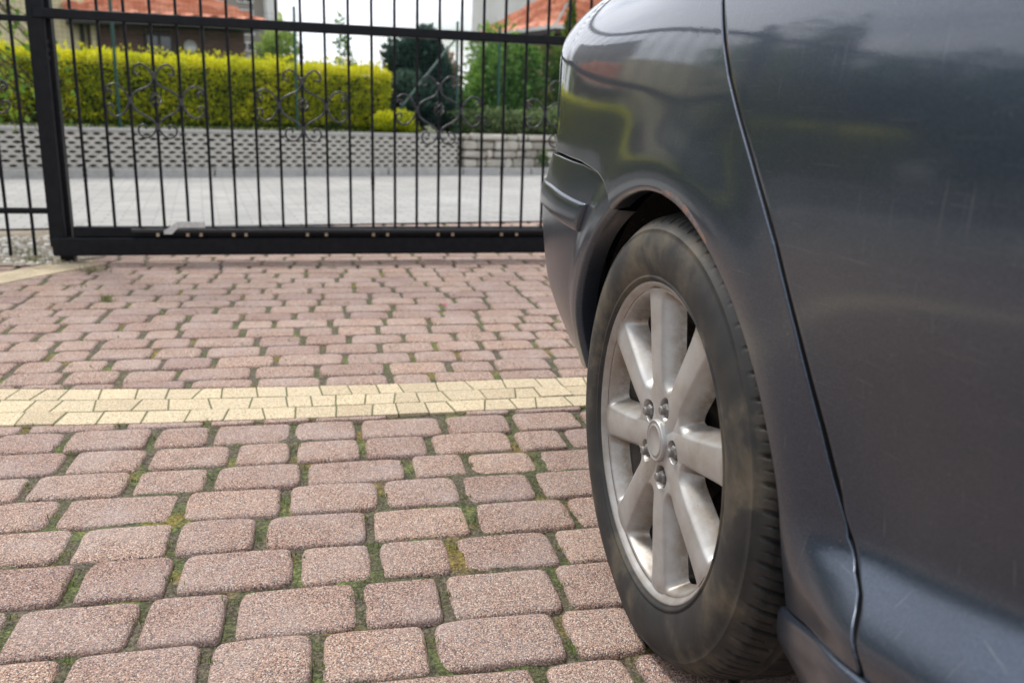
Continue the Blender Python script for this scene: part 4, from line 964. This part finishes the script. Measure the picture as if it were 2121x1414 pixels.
    panel("nose_panel", t+0*w, .668+(.79-.668)*w+0*t, front(body), side, m_paint, edges='ltb')
    t = np.linspace(.84, 1.25, 30)[:, None]
    panel("headlamp", t+0*w, .675+.11*w+0*t, front(body), side, m_clearl, edges='ltbr', off=.004)
    # sill
    ns = 120; ss = np.linspace(-.318, -2.36, ns); zt = np.where(ss > -2.2, sill_z(ss), .2756)-.0015
    k = .62+.45*sm(0, .16, -.318-ss)
    prof = [(.001, -.02), (.001, -.002), (-.0008, .0020), (-.004, .0040), (-.012, .0045), (-.042, .0040), (-.066, .000), (-.082, -.012), (-.092, -.04), (-.094, -.10)]
    X, Y, Z = body(ss, zt+.004)
    P = np.stack([to_local(X, Y+dy, zt+dz*(k if i > 3 else 1), side) for i, (dz, dy) in enumerate(prof)], 1)
    o = mesh("sill", P.reshape(-1, 3), grid_faces(ns, len(prof)), m_paint, car, True); bm_fix(o)
    # dark shell behind the gaps
    for s0, s1, z0, z1 in ((-.52, .02, .66, 1.0), (-.52, -.33, .26, .7), (-2.35, -.50, .25, 1.0), (.02, .75, .67, 1.0)):
        t = np.linspace(s0, s1, 20)[:, None]; w = np.linspace(0, 1, 16)[None, :]; X, Y, Z = body(t+0*w, z0+(z1-z0)*w+0*t)
        P = to_local(X, Y-.024, Z, side); mesh("inner_panel", P.reshape(-1, 3), grid_faces(20, 16), m_gap, car, True)
    # wheel arch liners
    for cx in (-AC[0], 2.70+AC[0]):
        a = np.radians(np.linspace(8 if cx < 1 else -8, 190 if cx < 1 else 172, 90)); prof_ = [(.362, .036), (.372, .06), (.385, .12), (.385, .30)]
        P = np.array([[(cx-rr*math.cos(q), side*(.88-yy), AC[1]+rr*math.sin(q)) for rr, yy in prof_] for q in a])
        o = mesh("wheel_arch_liner", P.reshape(-1, 3), grid_faces(90, 4), m_liner, car, True)
        mb = MB(); mb.box((cx, side*.57, .40), (.80, .02, .60)); mb.build("liner_back", m_gap, car)
# underbody, greenhouse, roof, glass, bonnet
mb = MB(); mb.box((.95+.4, 0, .26), (1.9, 1.60, .14)); mb.box((-.65, 0, .33), (.5, 1.3, .16)); mb.box((0, 0, .36), (1.0, 1.10, .12)); mb.box((2.7, 0, .36), (1.0, 1.10, .12)); mb.build("underbody_light_block", m_gap, car)  # plain dark slabs added beneath the car to block light
def lerp(a, b, t): return a+(b-a)*t
def loft(name, A, B, n, crown, mat, thick=0):
    "ruled sheet between two polylines with a crown in z"
    A = np.array(A, float); B = np.array(B, float); t = np.linspace(0, 1, n)[None, :, None]
    P = A[:, None]*(1-t)+B[:, None]*t; P[..., 2] += crown*(4*t[..., 0]*(1-t[..., 0])); o = mesh(name, P.reshape(-1, 3), grid_faces(len(A), n), mat, car, True); return o
roofX = np.linspace(.60, -1.62, 24); roofz = hermite([-1.62, -1.2, -.6, 0, .6], [1.385, 1.43, 1.445, 1.435, 1.40], roofX)
loft("roof", [(-x, -.60, z) for x, z in zip(roofX, roofz)], [(-x, .60, z) for x, z in zip(roofX, roofz)], 20, .045, m_paint)
def belt(s, side, fn=body, z=1.015):
    X, Y, Z = fn(np.array([s]), np.array([z])); return to_local(X, Y-.004, Z, side)[0]
for side in (-1, 1):
    ss = np.linspace(.74, -2.2, 30); low = [belt(s, side) for s in ss]; tx = np.linspace(.60, -1.62, 30)
    zt_ = hermite([-1.62, -1.2, -.6, 0, .6], [1.385, 1.43, 1.445, 1.435, 1.40], tx)
    up = [(-x, side*.60, z) for x, z in zip(tx, zt_)]; loft("side_window", low, up, 8, 0, m_glass)
    for i0 in (0, 8, 17): 
        A_ = [np.array(low[i0])+np.array([0, side*.004, 0]), np.array(low[i0+1])+np.array([0, side*.004, 0])]; B_ = [np.array(up[i0])+np.array([0, side*.004, .004]), np.array(up[i0+1])+np.array([0, side*.004, .004])]
        loft("pillar", A_, B_, 8, 0, m_paint)
    mb = MB(); mb.tube([(low[29][0]+.02, low[29][1], low[29][2]), (1.62, side*.60, 1.39)], .026, 8); mb.build("pillar", m_paint, car, True); mb = MB(); mb.tube([(low[0][0]-.01, low[0][1], low[0][2]), (-.60, side*.60, 1.40)], .03, 8); mb.build("pillar", m_paint, car, True)
    mb = MB(); mb.box((2.02, side*.97, 1.03), (.10, .20, .14), bev=.03); mb.build("wing_mirror", m_paint, car, True)
    mb = MB(); mb.tube([(-.45, side*.50, 1.455), (-.40, side*.50, 1.50), (1.3, side*.50, 1.51), (1.35, side*.50, 1.465)], .014, 8); mb.build("roof_rail", m_plas, car, True)
loft("windscreen", [(1.62, -.60, 1.387), (2.42, -.74, 1.0)], [(1.62, .60, 1.387), (2.42, .74, 1.0)], 16, .045, m_glass)
zb_ = [belt(s, -1) for s in np.linspace(.78, SMAX, 20)]
rg0 = [(-.60, -.60+.6*i/19, 1.40+.045*(1-(1-i/19)**2)) for i in range(20)]
loft("rear_window", [tuple(p) for p in zb_], rg0, 8, 0, m_glass); loft("rear_window", [(p[0], -p[1], p[2]) for p in zb_], [(p[0], -p[1], p[2]) for p in rg0], 8, 0, m_glass)
sN = np.linspace(-.30, SMAX, 44); zN = np.interp(sN, [-.49, -.05, .3, .82, SMAX], [1.008, .983, .928, .798, .788])
fb_ = front(body); XX, YY, ZZ = fb_(sN, zN); loft("bonnet", to_local(XX, YY-.003, ZZ, -1), to_local(XX, YY-.003, ZZ, 1), 20, .03, m_paint)

# wheels
def depth_rim(r, th):
    a = (th-R(12)+R(22.5)) % R(45)-R(22.5); lat = r*np.abs(a)
    w = np.interp(r, [.05, .08, .13, .18, .21], [.0155, .0160, .0170, .0190, .0220])
    s1 = lat-w; s2 = r-.0715; s3 = (.2065-r)*1.25
    def smin(p, q, k): h = np.clip(.5+.5*(q-p)/k, 0, 1); return q*(1-h)+p*h-k*h*(1-h)
    s = smin(smin(s1, s2, .016), s3, .012)
    face = .0022*np.clip(lat/np.maximum(w, 1e-4), 0, 1.2)**2+.004*(1-sm(.03, .12, r))
    t = np.clip(s, 0, .03)
    d = face+np.where(t < .006, t*t/.012*2.15, 2.15*(t-.003))
    lug = np.zeros_like(d)
    for k in range(5):
        la = R(2+72*k); dl = np.hypot(r*np.cos(th)-.050*math.cos(la), r*np.sin(th)-.050*math.sin(la)); lug = np.maximum(lug, .020*(1-sm(.0138, .0162, dl)))
    return d+lug, s
def make_wheel_meshes():
    nr, nth = 150, 900
    r = np.linspace(.024, .2085, nr)[None, :]; th = np.linspace(0, 2*PI, nth, endpoint=False)[:, None]
    d, s = depth_rim(r+0*th, th+0*r)
    v = np.stack([r*np.cos(th), .004+d, r*np.sin(th)+0*d], -1); f = grid_faces(nth, nr, True)
    hole = (s > .0165).reshape(-1); keep = ~hole[f].all(1); f = f[keep]
    used = np.zeros(len(hole), bool); used[f.reshape(-1)] = True; mv = (used & hole).reshape(s.shape)
    R_, T_ = r+0*th, th+0*r
    for _ in range(4):      # slide the rim of every opening onto a smooth outline
        e_ = 1e-4; _, s0 = depth_rim(R_, T_); _, sr_ = depth_rim(R_+e_, T_); _, st_ = depth_rim(R_, T_+e_/R_)
        gx, gy = (sr_-s0)/e_, (st_-s0)/e_; g2 = np.maximum(gx*gx+gy*gy, .2); k_ = np.where(mv, (s0-.0165)/g2, 0)
        R_ = R_-k_*gx*.9; T_ = T_-k_*gy*.9/R_
    d2, _ = depth_rim(R_, T_); v = np.stack([R_*np.cos(T_), .004+d2, R_*np.sin(T_)], -1)
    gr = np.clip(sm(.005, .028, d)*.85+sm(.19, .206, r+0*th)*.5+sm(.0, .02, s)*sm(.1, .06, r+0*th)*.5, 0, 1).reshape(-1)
    v = v.reshape(-1, 3)
    # lip and barrel
    lv, lf = lathe([(.2084, .0066), (.2112, .0040), (.2145, -.0005), (.2175, -.0015), (.2190, .002), (.2185, .012)], nth)
    bv, bf = lathe([(.2092, .012), (.2082, .022), (.2055, .042), (.2000, .066), (.196, .11), (.199, .165), (.212, .19)], nth)
    V_ = np.concatenate([v, lv, bv]); F_ = np.concatenate([f, lf+len(v), bf+len(v)+len(lv)]); G_ = np.concatenate([gr, np.full(len(lv), .35), np.tile(np.array([.3, .4, .5, .7, .9, 1, 1]), nth)])
    return V_, F_, G_
def tyre_mesh():
    prof = [(.2125, .008), (.2165, -.0005), (.2190, -.0015), (.2212, -.0050), (.2232, -.0064), (.2250, -.0062), (.2262, -.0046), (.2285, -.0058), (.233, -.0080), (.240, -.0100), (.248, -.0115), (.257, -.0120), (.266, -.0112), (.274, -.0092), (.281, -.0063), (.2855, -.0040), (.2868, -.0046), (.2882, -.0040), (.2892, -.0014), (.294, .0022), (.2985, .0062), (.3020, .0105)]
    side_n = len(prof)-2
    ys = np.linspace(.0135, .1965, 118); yc = .105
    rr = .3035+.0115*(1-np.abs((ys-yc)/.0925)**2.6)
    prof += list(zip(rr, ys)); prof += [(.302, .1995), (.2985, .2038), (.288, .2118), (.266, .222), (.24, .221), (.2165, .2105)]
    prof = np.array(prof); n = 1600; th = np.linspace(0, 2*PI, n, endpoint=False)[:, None]
    pr = prof[None, :, 0]+0*th; py = prof[None, :, 1]+0*th
    NB = 64; ph = (th*NB/(2*PI)); y = py
    # slots lean a little with y; alternate long slots and short sipes
    ph_l = ph+(y-.03)*9.0
    fr = ph_l-np.floor(ph_l); par = np.floor(ph_l).astype(int) % 2
    arc = np.minimum(fr, 1-fr)*(2*PI*.31/NB)
    fr2 = (ph_l+.5)-np.floor(ph_l+.5); arc2 = np.minimum(fr2, 1-fr2)*(2*PI*.31/NB)
    slot = (1-sm(.0017, .0032, arc))*sm(.0045, .0085, y)*(1-sm(.046, .049, y))
    sipe = (1-sm(.0003, .0016, arc2))*sm(.006, .009, y)*(1-sm(.034, .036, y))*.6
    slot_b = (1-sm(.0012, .0026, arc))*sm(.162, .165, y)
    mid = (1-sm(.0006, .0016, arc2))*sm(.062, .064, y)*(1-sm(.088, .090, y))*.7+(1-sm(.0006, .0016, arc))*sm(.120, .122, y)*(1-sm(.148, .150, y))*.7
    grv = sum((1-sm(.0030, .0045, np.abs(y-g))) for g in (.055, .105, .155))
    edge = (1-sm(.0004, .0012, np.abs(y-.0125)))*.18
    dep = .0065*np.clip(np.maximum.reduce([slot, sipe, slot_b, mid, grv, edge]), 0, 1)*(pr > .28)
    rad = pr-dep
    # faint radial ribs near the bead
    x = rad*np.cos(th); z = rad*np.sin(th)
    # load: flatten on the ground (z = -.305) and bulge the sidewall above it
    fl = sm(.26, .305, -z)*np.exp(-(x/.09)**2)
    py = py-fl*.006*(prof[None, :, 1] < .01)*(prof[None, :, 0] > .23)
    z = np.maximum(z, -.3045)
    P = np.stack([x, py, z], -1).reshape(-1, 3); sd = np.tile(np.where(np.arange(len(prof)) < side_n, 1.0, np.where(np.arange(len(prof)) < side_n+4, .55, .12)), n)
    return P, grid_faces(n, len(prof), True), sd
wheel0 = empty("wheel", (0, -.88, .305)); wheel0.parent = car
tv, tf_, td = tyre_mesh(); o = mesh("tyre", tv, tf_, m_tyre, wheel0, True, attrs={'side': td})
rv_, rf_, rg_ = make_wheel_meshes(); o = mesh("rim", rv_, rf_, m_rim, wheel0, True, attrs={'grime': rg_})
def lathe_obj(name, prof, m, parent, n=48):
    v_, f_ = lathe(prof, n); return mesh(name, v_, f_, m, parent, True)
lathe_obj("centre_cap", [(.0001, .0032), (.0190, .0030), (.0200, .0018), (.0215, .0018), (.0225, .0032), (.0255, .0038), (.0262, .0022), (.0280, .0022), (.0290, .004), (.0292, .012)], m_rim, wheel0, 64)
for k in range(5):
    la = R(2+72*k); cx, cz = .050*math.cos(la), .050*math.sin(la); mb = MB()
    hexv = lambda rad, y, n=6, ph=k*.4: [(cx+rad*math.cos(2*PI*i/n+ph), y, cz+rad*math.sin(2*PI*i/n+ph)) for i in range(n)]
    def stack(rings, n):
        v = sum([hexv(rr, yy, n) for rr, yy in rings], []); f = [(j*n+i, j*n+(i+1) % n, (j+1)*n+(i+1) % n, (j+1)*n+i) for j in range(len(rings)-1) for i in range(n)]; f.append(tuple(range((len(rings)-1)*n, len(rings)*n))); mb.add(v, f)
    stack([(.0098, .024), (.0098, .0105), (.0086, .0085), (.0066, .0078)], 6)
    stack([(.0062, .0085), (.0062, .0030), (.0050, .0012)], 14)
    mb.build("wheel_nut", m_nut, wheel0)
lathe_obj("brake_disc", [(.03, .058), (.075, .058), (.078, .070), (.132, .072), (.133, .085), (.05, .085)], m_brake, wheel0, 64)
mb = MB(); mb.box((.10, .085, -.09), (.07, .06, .10), bev=.015); mb.tube([(.122, .05, -.088), (.122, .09, -.088)], .0065, 10); mb.build("brake_caliper", m_brake, wheel0)
lathe_obj("inner_drum", [(.0001, .16), (.19, .16), (.20, .19)], m_gap, wheel0, 48)
def copy_wheel(loc, flip):
    w = wheel0.copy(); C.objects.link(w); w.parent = car; w.location = loc; w.rotation_euler = (0, .7, PI if flip else 0)
    for ch in list(wheel0.children):
        c = ch.copy(); C.objects.link(c); c.parent = w
        if ch.name.startswith("tyre"): c.rotation_euler = (0, -.7 if not flip else .7, 0) if 0 else (0, -.7, 0)
    return w
copy_wheel((2.70, -.88, .305), False); copy_wheel((0, .88, .305), True); copy_wheel((2.70, .88, .305), True)
#NEXT
